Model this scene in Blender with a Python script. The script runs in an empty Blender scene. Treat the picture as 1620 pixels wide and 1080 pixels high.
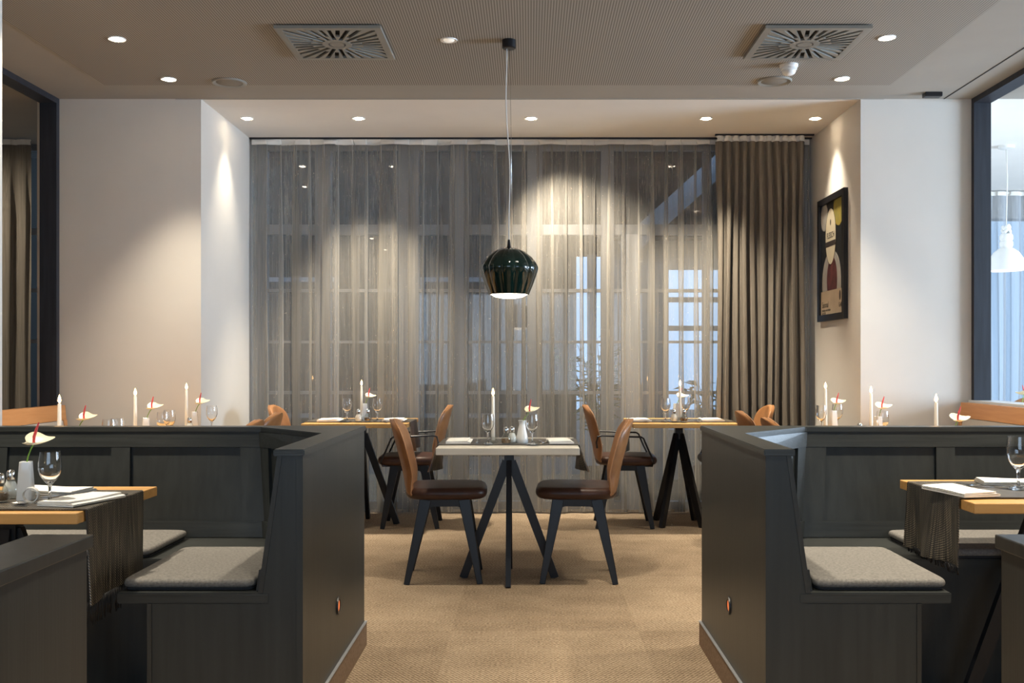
import bpy, bmesh, math, random
from mathutils import Vector, Matrix

random.seed(7)
SC = bpy.context.scene
COL = SC.collection
PI = math.pi
H = 1.15            # camera height
F = 1600.0          # focal length in pixels of the 1620 px wide frame
VX, VY = 838.0, 573.0
CEIL = 2.86


def X(px, d):
    return (px - VX) * d / F


# ---------------------------------------------------------------- materials
MATS = {}


def mat(name, color, rough=0.5, metal=0.0, spec=0.5, var=0.0, scale=(8, 8, 8), bump=0.0, bscale=None,
        emit=None, estr=0.0, trans=0.0, ior=1.45, coat=0.0, sheen=0.0, sss=0.0, color2=None, detail=4.0, bdist=0.01):
    if name in MATS:
        return MATS[name]
    m = bpy.data.materials.new(name)
    m.use_nodes = True
    nt = m.node_tree
    b = nt.nodes['Principled BSDF']
    b.inputs['Base Color'].default_value = (*color, 1)
    b.inputs['Roughness'].default_value = rough
    b.inputs['Metallic'].default_value = metal
    b.inputs['Specular IOR Level'].default_value = spec
    b.inputs['IOR'].default_value = ior
    b.inputs['Transmission Weight'].default_value = trans
    b.inputs['Coat Weight'].default_value = coat
    b.inputs['Sheen Weight'].default_value = sheen
    if emit:
        b.inputs['Emission Color'].default_value = (*emit, 1)
        b.inputs['Emission Strength'].default_value = estr
    tc = nt.nodes.new('ShaderNodeTexCoord')
    if var > 0 or color2:
        mp = nt.nodes.new('ShaderNodeMapping')
        mp.inputs['Scale'].default_value = scale
        nt.links.new(tc.outputs['Object'], mp.inputs['Vector'])
        n = nt.nodes.new('ShaderNodeTexNoise')
        n.inputs['Scale'].default_value = 1.0
        n.inputs['Detail'].default_value = detail
        nt.links.new(mp.outputs['Vector'], n.inputs['Vector'])
        r = nt.nodes.new('ShaderNodeValToRGB')
        c2 = color2 or tuple(min(1, c * (1 + var)) for c in color)
        c1 = color if color2 else tuple(c * (1 - var) for c in color)
        r.color_ramp.elements[0].position = 0.3
        r.color_ramp.elements[1].position = 0.7
        r.color_ramp.elements[0].color = (*c1, 1)
        r.color_ramp.elements[1].color = (*c2, 1)
        nt.links.new(n.outputs['Fac'], r.inputs['Fac'])
        nt.links.new(r.outputs['Color'], b.inputs['Base Color'])
    if bump > 0:
        mp2 = nt.nodes.new('ShaderNodeMapping')
        mp2.inputs['Scale'].default_value = bscale or scale
        nt.links.new(tc.outputs['Object'], mp2.inputs['Vector'])
        n2 = nt.nodes.new('ShaderNodeTexNoise')
        n2.inputs['Scale'].default_value = 1.0
        n2.inputs['Detail'].default_value = 3.0
        nt.links.new(mp2.outputs['Vector'], n2.inputs['Vector'])
        bp = nt.nodes.new('ShaderNodeBump')
        bp.inputs['Strength'].default_value = bump
        bp.inputs['Distance'].default_value = bdist
        nt.links.new(n2.outputs['Fac'], bp.inputs['Height'])
        nt.links.new(bp.outputs['Normal'], b.inputs['Normal'])
    MATS[name] = m
    return m


def nodes_of(name):
    m = bpy.data.materials.new(name)
    m.use_nodes = True
    MATS[name] = m
    nt = m.node_tree
    return m, nt, nt.nodes['Principled BSDF'], nt.nodes['Material Output']


WALL = mat('wall_paint', (0.65, 0.615, 0.565), 0.85, spec=0.2, var=0.02, scale=(3, 3, 3))
SOFFIT = mat('soffit_paint', (0.80, 0.78, 0.75), 0.8, spec=0.2, var=0.02, scale=(3, 3, 3))
CEILP = mat('ceiling_paint', (0.36, 0.345, 0.315), 0.8, spec=0.2, var=0.03, scale=(3, 3, 3))
EBONY = mat('stained_ebony_oak', (0.0200, 0.0225, 0.0218), 0.38, spec=0.5, color2=(0.0300, 0.0330, 0.0318),
            scale=(35, 35, 2.0), bump=0.10, bscale=(160, 160, 5), bdist=0.002, detail=6)
EBONYH = mat('stained_ebony_oak_lengthwise', (0.0215, 0.0240, 0.0232), 0.35, spec=0.5, color2=(0.0345, 0.0375, 0.0360),
             scale=(3, 60, 60), bump=0.25, bscale=(5, 220, 220), bdist=0.002)
EBONYE = mat('ebony_edge_lipping', (0.029, 0.030, 0.028), 0.36, spec=0.5, var=0.25, scale=(80, 80, 6))
DARKF = mat('dark_frame_wood', (0.022, 0.025, 0.034), 0.45, spec=0.5, var=0.25, scale=(40, 40, 3))
BLACKW = mat('black_stained_wood', (0.005, 0.006, 0.009), 0.38, spec=0.5, var=0.2, scale=(60, 60, 6))
BLACKM = mat('black_metal', (0.008, 0.008, 0.010), 0.35, spec=0.5)
OAK = mat('oiled_oak', (0.50, 0.27, 0.085), 0.42, color2=(0.60, 0.34, 0.12), scale=(4, 45, 45), bump=0.05, bscale=(5, 120, 120), bdist=0.002)
BEECH = mat('orange_beech', (0.44, 0.19, 0.065), 0.45, color2=(0.54, 0.26, 0.10), scale=(40, 3, 40))
PALEW = mat('pale_grey_oak', (0.50, 0.46, 0.39), 0.5, color2=(0.62, 0.58, 0.50), scale=(4, 45, 45))
LEATHER = mat('brown_leather', (0.23, 0.098, 0.034), 0.42, spec=0.5, color2=(0.33, 0.150, 0.055), scale=(14, 14, 14),
              bump=0.25, bscale=(160, 160, 160), bdist=0.002)
LEATHD = mat('dark_brown_leather', (0.040, 0.017, 0.011), 0.40, spec=0.4, color2=(0.062, 0.026, 0.016), scale=(14, 14, 14),
             bump=0.25, bscale=(160, 160, 160), bdist=0.002)
STITCH = mat('tan_piping', (0.34, 0.17, 0.08), 0.6)
NAPKIN = mat('white_linen', (0.80, 0.79, 0.76), 0.9, spec=0.1, var=0.03, scale=(60, 60, 60), bump=0.2, bscale=(400, 400, 400), bdist=0.001)
PORC = mat('white_porcelain', (0.80, 0.79, 0.76), 0.15, spec=0.5, coat=0.3)
WAX = mat('ivory_wax', (0.80, 0.77, 0.70), 0.5, spec=0.3)
WICK = mat('wick', (0.03, 0.02, 0.02), 0.9)
FLAME = mat('candle_flame', (1, 0.8, 0.5), 0.5, emit=(1.0, 0.55, 0.20), estr=14.0)
CHROME = mat('polished_steel', (0.78, 0.77, 0.75), 0.14, metal=1.0)
GLASS = mat('clear_glass', (1, 1, 1), 0.0, trans=1.0, ior=1.45)
SALT = mat('salt', (0.85, 0.84, 0.82), 0.9)
PEPPER = mat('pepper', (0.20, 0.12, 0.06), 0.9, var=0.5, scale=(500, 500, 500))
STEM = mat('green_stem', (0.20, 0.36, 0.04), 0.5)
SPATHE = mat('cream_spathe', (0.80, 0.70, 0.46), 0.3, color2=(0.82, 0.77, 0.58), scale=(20, 20, 20), coat=0.3)
SPADIX = mat('red_spadix', (0.60, 0.06, 0.06), 0.5, var=0.2, scale=(300, 300, 300))
CUSH = mat('grey_felt', (0.135, 0.128, 0.12), 0.95, spec=0.1, color2=(0.215, 0.205, 0.19), scale=(130, 130, 130), detail=3,
           bump=0.5, bscale=(300, 300, 300), bdist=0.002)
CUSHD = mat('dark_cushion_border', (0.035, 0.036, 0.040), 0.9, spec=0.1)
UPH = mat('beige_upholstery', (0.42, 0.37, 0.32), 0.9, spec=0.1, var=0.1, scale=(300, 300, 300))
SKIRT = mat('carpet_skirting', (0.20, 0.135, 0.09), 0.95, spec=0.05, color2=(0.28, 0.20, 0.14), scale=(90, 90, 90))
TAPE = mat('white_curtain_tape', (0.74, 0.71, 0.66), 0.8)
WHITEM = mat('white_lacquer', (0.80, 0.80, 0.79), 0.3)
GREYM = mat('grey_grille_metal', (0.28, 0.275, 0.25), 0.45, metal=0.2)
BLACKV = mat('grille_void', (0.006, 0.006, 0.007), 0.9)
SPKM = mat('speaker_mesh', (0.24, 0.22, 0.19), 0.7, var=0.2, scale=(300, 300, 300))
LAMPON = mat('lit_lamp', (1, 1, 1), 0.5, emit=(1.0, 0.82, 0.58), estr=35.0)
LAMPON.cycles.emission_sampling = 'NONE'
LAMPOFF = mat('dim_lamp', (0.7, 0.69, 0.66), 0.3, emit=(1.0, 0.9, 0.75), estr=0.25)
BULB = mat('pendant_diffuser', (1, 1, 1), 0.5, emit=(1.0, 0.88, 0.68), estr=6.0)
GREENG = mat('dark_green_glaze', (0.003, 0.013, 0.011), 0.08, spec=0.5, coat=0.3, var=0.3, scale=(6, 6, 6))
CORDW = mat('white_textile_cord', (0.72, 0.70, 0.66), 0.7)
COPPER = mat('copper_glow_lens', (0.55, 0.14, 0.05), 0.3, emit=(1.0, 0.22, 0.06), estr=0.35)
ALU = mat('grey_alu', (0.30, 0.31, 0.33), 0.4, metal=0.3)
ALUL = mat('pale_blue_frame', (0.48, 0.50, 0.54), 0.5)
CONC = mat('outdoor_paving', (0.10, 0.10, 0.10), 0.9, var=0.2, scale=(2, 2, 2))
FACADE = mat('dark_render', (0.045, 0.036, 0.028), 0.9, var=0.15, scale=(1, 1, 1))
SLATE = mat('dark_slates', (0.05, 0.048, 0.045), 0.7, var=0.3, scale=(2, 30, 30))
LEAF = mat('shrub_leaf', (0.05, 0.13, 0.03), 0.5, color2=(0.10, 0.20, 0.05), scale=(6, 6, 6))
POSTD = mat('poster_slate', (0.016, 0.018, 0.020), 0.35, var=0.4, scale=(8, 8, 8))
POSTP = mat('poster_kraft', (0.50, 0.39, 0.27), 0.6, var=0.1, scale=(8, 8, 8))
POSTL = mat('poster_badge', (0.66, 0.58, 0.42), 0.6)
POSTI = mat('poster_ink', (0.035, 0.025, 0.02), 0.6)
POSTM = mat('poster_meat', (0.05, 0.014, 0.014), 0.5, color2=(0.17, 0.04, 0.035), scale=(20, 20, 14))
POSTW = mat('poster_plate', (0.40, 0.37, 0.33), 0.5, var=0.12, scale=(10, 10, 10))
POSTY = mat('poster_yellow', (0.42, 0.30, 0.05), 0.5, color2=(0.24, 0.22, 0.06), scale=(30, 30, 14))
BROWNCH = mat('plum_upholstery', (0.06, 0.025, 0.022), 0.7)

# carpet
m, nt, b, out = nodes_of('woven_carpet')
tc = nt.nodes.new('ShaderNodeTexCoord')


def vmath(op, a, bval=None):
    n = nt.nodes.new('ShaderNodeMath')
    n.operation = op
    for i, v in enumerate((a, bval)):
        if v is None:
            continue
        if isinstance(v, (int, float)):
            n.inputs[i].default_value = v
        else:
            nt.links.new(v, n.inputs[i])
    return n.outputs[0]


def noise(vec, scale, detail=2.0, sc=1.0):
    mp = nt.nodes.new('ShaderNodeMapping')
    mp.inputs['Scale'].default_value = scale
    nt.links.new(vec, mp.inputs['Vector'])
    n = nt.nodes.new('ShaderNodeTexNoise')
    n.inputs['Scale'].default_value = sc
    n.inputs['Detail'].default_value = detail
    nt.links.new(mp.outputs['Vector'], n.inputs['Vector'])
    return n.outputs['Fac']


def ramp(fac, stops):
    r = nt.nodes.new('ShaderNodeValToRGB')
    els = r.color_ramp.elements
    while len(els) < len(stops):
        els.new(0.5)
    for e, (p, c) in zip(els, stops):
        e.position = p
        e.color = (*c, 1)
    nt.links.new(fac, r.inputs['Fac'])
    return r.outputs['Color']


obj_v = tc.outputs['Object']
sep = nt.nodes.new('ShaderNodeSeparateXYZ')
nt.links.new(obj_v, sep.inputs[0])
rows = vmath('SINE', vmath('MULTIPLY', sep.outputs['Y'], 2 * PI / 0.024))
loops = vmath('SINE', vmath('MULTIPLY', sep.outputs['X'], 2 * PI / 0.016))
weave = vmath('ADD', vmath('MULTIPLY', rows, 0.06), vmath('MULTIPLY', vmath('MULTIPLY', rows, loops), 0.22))
grain = vmath('ADD', vmath('MULTIPLY', noise(obj_v, (95, 95, 95), 3), 0.75), vmath('MULTIPLY', noise(obj_v, (5, 5, 5), 3), 0.25))
# two-tone carpet tiles, 0.5 m x 1 m
chk = nt.nodes.new('ShaderNodeTexChecker')
mp = nt.nodes.new('ShaderNodeMapping')
mp.inputs['Scale'].default_value = (1.25, 0.9, 0.0)
mp.inputs['Location'].default_value = (0.42, 0.1, 0.5)
nt.links.new(obj_v, mp.inputs['Vector'])
nt.links.new(mp.outputs['Vector'], chk.inputs['Vector'])
chk.inputs['Scale'].default_value = 1.0
fac = vmath('ADD', vmath('ADD', weave, grain), vmath('MULTIPLY', chk.outputs['Fac'], 0.05))
colr = ramp(fac, [(0.25, (0.10, 0.070, 0.045)), (0.5, (0.25, 0.185, 0.125)), (0.75, (0.42, 0.33, 0.235))])
nt.links.new(colr, b.inputs['Base Color'])
b.inputs['Roughness'].default_value = 0.95
b.inputs['Specular IOR Level'].default_value = 0.05
bp = nt.nodes.new('ShaderNodeBump')
bp.inputs['Strength'].default_value = 0.5
bp.inputs['Distance'].default_value = 0.003
nt.links.new(fac, bp.inputs['Height'])
nt.links.new(bp.outputs['Normal'], b.inputs['Normal'])
CARPET = m

# perforated ceiling board
m, nt, b, out = nodes_of('perforated_ceiling_board')
tc = nt.nodes.new('ShaderNodeTexCoord')
obj_v = tc.outputs['Object']
sep = nt.nodes.new('ShaderNodeSeparateXYZ')
nt.links.new(obj_v, sep.inputs[0])
px_ = vmath('POWER', vmath('SINE', vmath('MULTIPLY', sep.outputs['X'], PI / 0.0135)), 2.0)
py_ = vmath('POWER', vmath('SINE', vmath('MULTIPLY', sep.outputs['Y'], PI / 0.018)), 2.0)
holes = vmath('MULTIPLY', px_, vmath('ADD', vmath('MULTIPLY', py_, 0.3), 0.7))
colr = ramp(holes, [(0.30, (0.36, 0.34, 0.305)), (0.72, (0.17, 0.155, 0.135))])
nt.links.new(colr, b.inputs['Base Color'])
b.inputs['Roughness'].default_value = 0.7
b.inputs['Specular IOR Level'].default_value = 0.35
PERF = m

# woven table runner
m, nt, b, out = nodes_of('woven_table_runner')
tc = nt.nodes.new('ShaderNodeTexCoord')
obj_v = tc.outputs['Object']
sep = nt.nodes.new('ShaderNodeSeparateXYZ')
nt.links.new(obj_v, sep.inputs[0])
lng = vmath('ADD', sep.outputs['X'], sep.outputs['Z'])
w1 = vmath('SINE', vmath('MULTIPLY', sep.outputs['Y'], 2 * PI / 0.011))
w2 = vmath('SINE', vmath('MULTIPLY', lng, 2 * PI / 0.008))
wv = vmath('ADD', vmath('MULTIPLY', vmath('MULTIPLY', w1, w2), 0.28), vmath('MULTIPLY', noise(obj_v, (6, 120, 6), 3), 0.9))
colr = ramp(wv, [(0.25, (0.008, 0.007, 0.007)), (0.54, (0.030, 0.025, 0.020)), (0.73, (0.36, 0.295, 0.205))])
nt.links.new(colr, b.inputs['Base Color'])
b.inputs['Roughness'].default_value = 0.34
b.inputs['Specular IOR Level'].default_value = 0.9
bp = nt.nodes.new('ShaderNodeBump')
bp.inputs['Strength'].default_value = 0.6
bp.inputs['Distance'].default_value = 0.003
nt.links.new(wv, bp.inputs['Height'])
nt.links.new(bp.outputs['Normal'], b.inputs['Normal'])
RUNNER = m


# sheer cloth
def sheer_mat(name, c1, c2, t_lo, t_hi):
    global nt
    m_, nt, b_, out_ = nodes_of(name)
    tc_ = nt.nodes.new('ShaderNodeTexCoord')
    v = tc_.outputs['Object']
    th = noise(v, (190, 190, 1.6), 3)
    th2 = noise(v, (30, 30, 0.6), 2)
    f = vmath('ADD', vmath('MULTIPLY', th, 0.6), vmath('MULTIPLY', th2, 0.4))
    col_ = ramp(f, [(0.3, c1), (0.7, c2)])
    tr = nt.nodes.new('ShaderNodeBsdfTranslucent')
    df = nt.nodes.new('ShaderNodeBsdfDiffuse')
    tp = nt.nodes.new('ShaderNodeBsdfTransparent')
    nt.links.new(col_, tr.inputs['Color'])
    nt.links.new(col_, df.inputs['Color'])
    mx = nt.nodes.new('ShaderNodeMixShader')
    mx.inputs[0].default_value = 0.4
    nt.links.new(df.outputs[0], mx.inputs[1])
    nt.links.new(tr.outputs[0], mx.inputs[2])
    mr = nt.nodes.new('ShaderNodeMapRange')
    mr.inputs['From Min'].default_value = 0.3
    mr.inputs['From Max'].default_value = 0.7
    mr.inputs['To Min'].default_value = t_hi
    mr.inputs['To Max'].default_value = t_lo
    nt.links.new(f, mr.inputs['Value'])
    # a thread mesh looks denser where the cloth turns away from you
    lw = nt.nodes.new('ShaderNodeLayerWeight')
    lw.inputs['Blend'].default_value = 0.5
    dens = vmath('MULTIPLY', mr.outputs[0], vmath('SUBTRACT', 1.0, vmath('MULTIPLY', lw.outputs['Facing'], 1.15)))
    mx2 = nt.nodes.new('ShaderNodeMixShader')
    nt.links.new(dens, mx2.inputs[0])
    nt.links.new(mx.outputs[0], mx2.inputs[1])
    nt.links.new(tp.outputs[0], mx2.inputs[2])
    nt.links.new(mx2.outputs[0], out_.inputs['Surface'])
    return m_


SHEER = sheer_mat('sheer_grey_voile', (0.42, 0.395, 0.355), (0.60, 0.57, 0.52), 0.56, 0.72)
SHEERB = sheer_mat('sheer_pale_voile', (0.40, 0.42, 0.45), (0.55, 0.57, 0.60), 0.30, 0.55)
DRAPE = mat('heavy_taupe_drape', (0.130, 0.112, 0.092), 0.9, spec=0.1, color2=(0.20, 0.175, 0.145), scale=(220, 220, 3), detail=3)

# window glass: clear pane with mirror-like sheen growing at grazing angles
m, nt, b, out = nodes_of('window_glass')
lw = nt.nodes.new('ShaderNodeLayerWeight')
lw.inputs['Blend'].default_value = 0.5
fr_out = vmath('ADD', vmath('MULTIPLY', vmath('POWER', lw.outputs['Facing'], 5.0), 0.9), 0.1)
gl = nt.nodes.new('ShaderNodeBsdfGlossy')
gl.inputs['Roughness'].default_value = 0.0
tp = nt.nodes.new('ShaderNodeBsdfTransparent')
tp.inputs['Color'].default_value = (0.80, 0.86, 0.90, 1)
mx = nt.nodes.new('ShaderNodeMixShader')
nt.links.new(fr_out, mx.inputs[0])
nt.links.new(tp.outputs[0], mx.inputs[1])
nt.links.new(gl.outputs[0], mx.inputs[2])
nt.links.new(mx.outputs[0], out.inputs['Surface'])
WGLASS = m

# thin blown glass for shakers and candle cups
m, nt, b, out = nodes_of('thin_blown_glass')
lw = nt.nodes.new('ShaderNodeLayerWeight')
lw.inputs['Blend'].default_value = 0.5
fr_out = vmath('ADD', vmath('MULTIPLY', vmath('POWER', lw.outputs['Facing'], 5.0), 0.9), 0.045)
gl = nt.nodes.new('ShaderNodeBsdfGlossy')
gl.inputs['Roughness'].default_value = 0.03
tp = nt.nodes.new('ShaderNodeBsdfTransparent')
tp.inputs['Color'].default_value = (0.94, 0.95, 0.94, 1)
mx = nt.nodes.new('ShaderNodeMixShader')
nt.links.new(fr_out, mx.inputs[0])
nt.links.new(tp.outputs[0], mx.inputs[1])
nt.links.new(gl.outputs[0], mx.inputs[2])
nt.links.new(mx.outputs[0], out.inputs['Surface'])
TGLASS = m


# ---------------------------------------------------------------- mesh helpers
class MB:
    def __init__(self):
        self.bm = bmesh.new()

    def box(self, x0, x1, y0, y1, z0, z1, bev=0.0):
        bm = self.bm if bev == 0 else bmesh.new()
        vs = [bm.verts.new((x, y, z)) for x in (x0, x1) for y in (y0, y1) for z in (z0, z1)]
        for f in ((0, 1, 3, 2), (4, 6, 7, 5), (0, 4, 5, 1), (2, 3, 7, 6), (0, 2, 6, 4), (1, 5, 7, 3)):
            bm.faces.new([vs[i] for i in f])
        if bev:
            bmesh.ops.bevel(bm, geom=bm.edges[:], offset=bev, segments=2, profile=0.5, affect='EDGES')
            self.merge(bm)
        return self

    def merge(self, other):
        me = bpy.data.meshes.new('tmp')
        other.to_mesh(me)
        self.bm.from_mesh(me)
        bpy.data.meshes.remove(me)
        other.free()

    def prism(self, pts, a, b, axis='z'):
        def P(p, t):
            if axis == 'z':
                return (p[0], p[1], t)
            if axis == 'y':
                return (p[0], t, p[1])
            return (t, p[0], p[1])
        bm = self.bm
        A = [bm.verts.new(P(p, a)) for p in pts]
        B = [bm.verts.new(P(p, b)) for p in pts]
        bm.faces.new(A)
        bm.faces.new(list(reversed(B)))
        n = len(pts)
        for i in range(n):
            bm.faces.new((A[i], B[i], B[(i + 1) % n], A[(i + 1) % n]))
        return self

    def hexa(self, p):
        """eight corners: bottom four, top four"""
        vs = [self.bm.verts.new(q) for q in p]
        for f in ((3, 2, 1, 0), (4, 5, 6, 7), (0, 1, 5, 4), (1, 2, 6, 5), (2, 3, 7, 6), (3, 0, 4, 7)):
            self.bm.faces.new([vs[i] for i in f])
        return self

    def bar(self, p, q, w0, d0, w1=None, d1=None, side=(0, 1, 0), bev=0.0):
        """tapered bar from p to q; w along the horizontal direction across, d along 'side'"""
        p, q = Vector(p), Vector(q)
        s = Vector(side).normalized()
        ax = (q - p).normalized()
        wv_ = s.cross(ax).normalized()
        s = ax.cross(wv_).normalized()
        w1 = w1 if w1 is not None else w0
        d1 = d1 if d1 is not None else d0
        tgt = self if not bev else MB()
        c = []
        for o_, w, d in ((p, w0, d0), (q, w1, d1)):
            for a, b_ in ((-1, -1), (1, -1), (1, 1), (-1, 1)):
                c.append(o_ + wv_ * (a * w / 2) + s * (b_ * d / 2))
        tgt.hexa(c)
        if bev:
            bmesh.ops.bevel(tgt.bm, geom=tgt.bm.edges[:], offset=bev, segments=2, profile=0.5, affect='EDGES')
            self.merge(tgt.bm)
        return self

    def tube(self, pts, r, n=8, closed=False):
        pts = [Vector(p) for p in pts]
        rs = r if isinstance(r, (list, tuple)) else [r] * len(pts)
        bm = self.bm
        rings = []
        up = Vector((0.13, 0.31, 0.94)).normalized()
        N = len(pts)
        for i, p in enumerate(pts):
            if closed:
                t = (pts[(i + 1) % N] - pts[i - 1]).normalized()
            else:
                t = (pts[min(i + 1, N - 1)] - pts[max(i - 1, 0)]).normalized()
            a = t.cross(up)
            if a.length < 1e-4:
                a = t.cross(Vector((1, 0, 0)))
            a.normalize()
            b_ = t.cross(a).normalized()
            rings.append([bm.verts.new(p + (a * math.cos(k * 2 * PI / n) + b_ * math.sin(k * 2 * PI / n)) * rs[i]) for k in range(n)])
        last = N if closed else N - 1
        for i in range(last):
            A, B = rings[i], rings[(i + 1) % N]
            for k in range(n):
                bm.faces.new((A[k], A[(k + 1) % n], B[(k + 1) % n], B[k]))
        if not closed:
            bm.faces.new(list(reversed(rings[0])))
            bm.faces.new(rings[-1])
        return self

    def lathe(self, prof, n=24, c=(0, 0, 0), lobes=0, lobe_amp=0.0, square=False, rot=0.0):
        bm = self.bm
        rings = []
        for (r, z) in prof:
            if r < 1e-6:
                rings.append([bm.verts.new((c[0], c[1], c[2] + z))])
                continue
            ring = []
            for k in range(n):
                a = 2 * PI * k / n + rot
                rr = r
                if lobes:
                    rr = r * (1 - lobe_amp + lobe_amp * abs(math.cos(a * lobes / 2)) ** 0.6)
                if square:
                    rr = r / (abs(math.cos(a)) ** 8 + abs(math.sin(a)) ** 8) ** (1 / 8)
                ring.append(bm.verts.new((c[0] + rr * math.cos(a), c[1] + rr * math.sin(a), c[2] + z)))
            rings.append(ring)
        for A, B in zip(rings, rings[1:]):
            if len(A) == 1 and len(B) == 1:
                continue
            for k in range(n):
                k2 = (k + 1) % n
                if len(A) == 1:
                    bm.faces.new((A[0], B[k2], B[k]))
                elif len(B) == 1:
                    bm.faces.new((A[k], A[k2], B[0]))
                else:
                    bm.faces.new((A[k], A[k2], B[k2], B[k]))
        return self

    def grid(self, fn, nu, nv, thick=None, close_u=False):
        """fn(u,v)->point ; thick(u,v)->offset vector for the second side"""
        bm = self.bm
        A = [[bm.verts.new(fn(i / nu, j / nv)) for j in range(nv + 1)] for i in range(nu + 1)]
        for i in range(nu):
            for j in range(nv):
                bm.faces.new((A[i][j], A[i + 1][j], A[i + 1][j + 1], A[i][j + 1]))
        if thick:
            B = [[bm.verts.new(Vector(fn(i / nu, j / nv)) + Vector(thick(i / nu, j / nv))) for j in range(nv + 1)] for i in range(nu + 1)]
            for i in range(nu):
                for j in range(nv):
                    bm.faces.new((B[i][j], B[i][j + 1], B[i + 1][j + 1], B[i + 1][j]))
            for i in range(nu):
                bm.faces.new((A[i][0], B[i][0], B[i + 1][0], A[i + 1][0]))
                bm.faces.new((A[i][nv], A[i + 1][nv], B[i + 1][nv], B[i][nv]))
            for j in range(nv):
                bm.faces.new((A[0][j], A[0][j + 1], B[0][j + 1], B[0][j]))
                bm.faces.new((A[nu][j], B[nu][j], B[nu][j + 1], A[nu][j + 1]))
        return self

    def slab(self, w, d, z0, z1, r=0.02, e=5.0, n=48, c=(0, 0), dome=0.0, taper=None):
        """rounded-edge superellipse slab (cushions, seats)"""
        bm = self.bm
        prof = []
        h = z1 - z0
        r = min(r, h / 2)
        for k in range(7):
            a = PI / 2 * k / 6
            prof.append((r * (1 - math.sin(a)), z0 + r * (1 - math.cos(a))))
        for k in range(7):
            a = PI / 2 * k / 6
            prof.append((r * (1 - math.cos(a)), z1 - r * (1 - math.sin(a))))
        rings = []
        for ins, z in prof:
            ring = []
            for k in range(n):
                a = 2 * PI * (k + 0.5) / n
                ca, sa = math.cos(a), math.sin(a)
                x = math.copysign(abs(ca) ** (2 / e), ca) * (w / 2 - ins)
                y = math.copysign(abs(sa) ** (2 / e), sa) * (d / 2 - ins)
                if taper:
                    y *= taper(x / (w / 2))
                ring.append(bm.verts.new((c[0] + x, c[1] + y, z)))
            rings.append(ring)
        inner = []
        for s_ in (0.75, 0.45, 0.15):
            ring = []
            for v in rings[-1]:
                ring.append(bm.verts.new((c[0] + (v.co.x - c[0]) * s_, c[1] + (v.co.y - c[1]) * s_, z1 + dome * (1 - s_ ** 2))))
            inner.append(ring)
        allr = rings + inner
        for A, B in zip(allr, allr[1:]):
            for k in range(n):
                bm.faces.new((A[k], A[(k + 1) % n], B[(k + 1) % n], B[k]))
        bm.faces.new(list(reversed(rings[0])))
        bm.faces.new(inner[-1])
        return self

    def xform(self, M):
        bmesh.ops.transform(self.bm, matrix=M, verts=self.bm.verts[:])
        return self

    def mesh(self, name, material, smooth=False, angle=None):
        bmesh.ops.remove_doubles(self.bm, verts=self.bm.verts[:], dist=1e-6)
        bmesh.ops.recalc_face_normals(self.bm, faces=self.bm.faces[:])
        me = bpy.data.meshes.new(name)
        self.bm.to_mesh(me)
        self.bm.free()
        me.materials.append(material)
        if smooth:
            for p in me.polygons:
                p.use_smooth = True
            if angle is not None:
                me.set_sharp_from_angle(angle=math.radians(angle))
        return me


def link(name, data, parent=None):
    o = bpy.data.objects.new(name, data)
    COL.objects.link(o)
    if parent is not None:
        o.parent = parent
    return o


def tag(o, label=None, cat=None, group=None, kind=None):
    if label:
        o['label'] = label
    if cat:
        o['category'] = cat
    if group:
        o['group'] = group
    if kind:
        o['kind'] = kind
    return o


def struct(name, mb, material, parent=None, smooth=False):
    o = link(name, mb.mesh(name, material, smooth), parent)
    if parent is None:
        o['kind'] = 'structure'
    return o


def P(name, mb, material, smooth=True, angle=40, label=None, subs=()):
    """a part spec: name, mesh, label, sub-part specs"""
    return (name, mb.mesh(name, material, smooth, angle if smooth else None), label, list(subs))


def place(name, parts, loc, rz=0.0, label=None, cat=None, group=None, tilt=None, scale=None):
    root = link(name, None)
    root.location = loc
    root.rotation_euler = (tilt[0], tilt[1], rz) if tilt else (0, 0, rz)
    if scale:
        root.scale = (scale, scale, scale)
    tag(root, label, cat, group)

    def add(spec, par):
        for (nm, me, lb, subs) in spec:
            o = link(nm, me, par)
            if lb:
                o['label'] = lb
            add(subs, o)
    add(parts, root)
    return root


def single(name, me, loc, rz=0.0, label=None, cat=None, group=None):
    o = link(name, me)
    o.location = loc
    o.rotation_euler = (0, 0, rz)
    tag(o, label, cat, group)
    return o


# ---------------------------------------------------------------- the room shell
struct('floor', MB().box(-7.5, 8.0, -4.5, 10.4, -0.06, 0.0), CARPET)
ceil_main = struct('ceiling', MB().box(-7.5, 8.0, -4.5, 6.57, CEIL, CEIL + 0.12), CEILP)
struct('ceiling_left', MB().box(-7.5, -3.06, 6.57, 8.0, CEIL, CEIL + 0.12), CEILP)
struct('ceiling_right', MB().box(2.97, 8.0, 6.57, 10.4, CEIL, CEIL + 0.12), SOFFIT)
struct('ceiling_alcove', MB().box(-2.30, 2.30, 6.57, 8.0, CEIL, CEIL + 0.12), SOFFIT)
struct('trim_1', MB().box(-2.62, 2.22, 0.5, 6.23, CEIL - 0.004, CEIL + 0.01), PERF)
struct('trim_2', MB().box(2.685, 2.693, 0.5, 6.565, CEIL - 0.002, CEIL + 0.01), BLACKV)
struct('trim_3', MB().box(-2.30, 2.30, 6.56, 6.575, CEIL - 0.003, CEIL + 0.01), CEILP)
# back wall either side of the alcove
struct('wall_back_left', MB().box(-3.20, -2.135, 6.57, 8.0, 0, CEIL), WALL)
struct('wall_back_right', MB().box(2.150, 2.99, 6.57, 8.0, 0, CEIL), WALL)
struct('wall_side_right', MB().box(2.85, 2.97, 8.0, 10.4, 0, CEIL), WALL)
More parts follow.
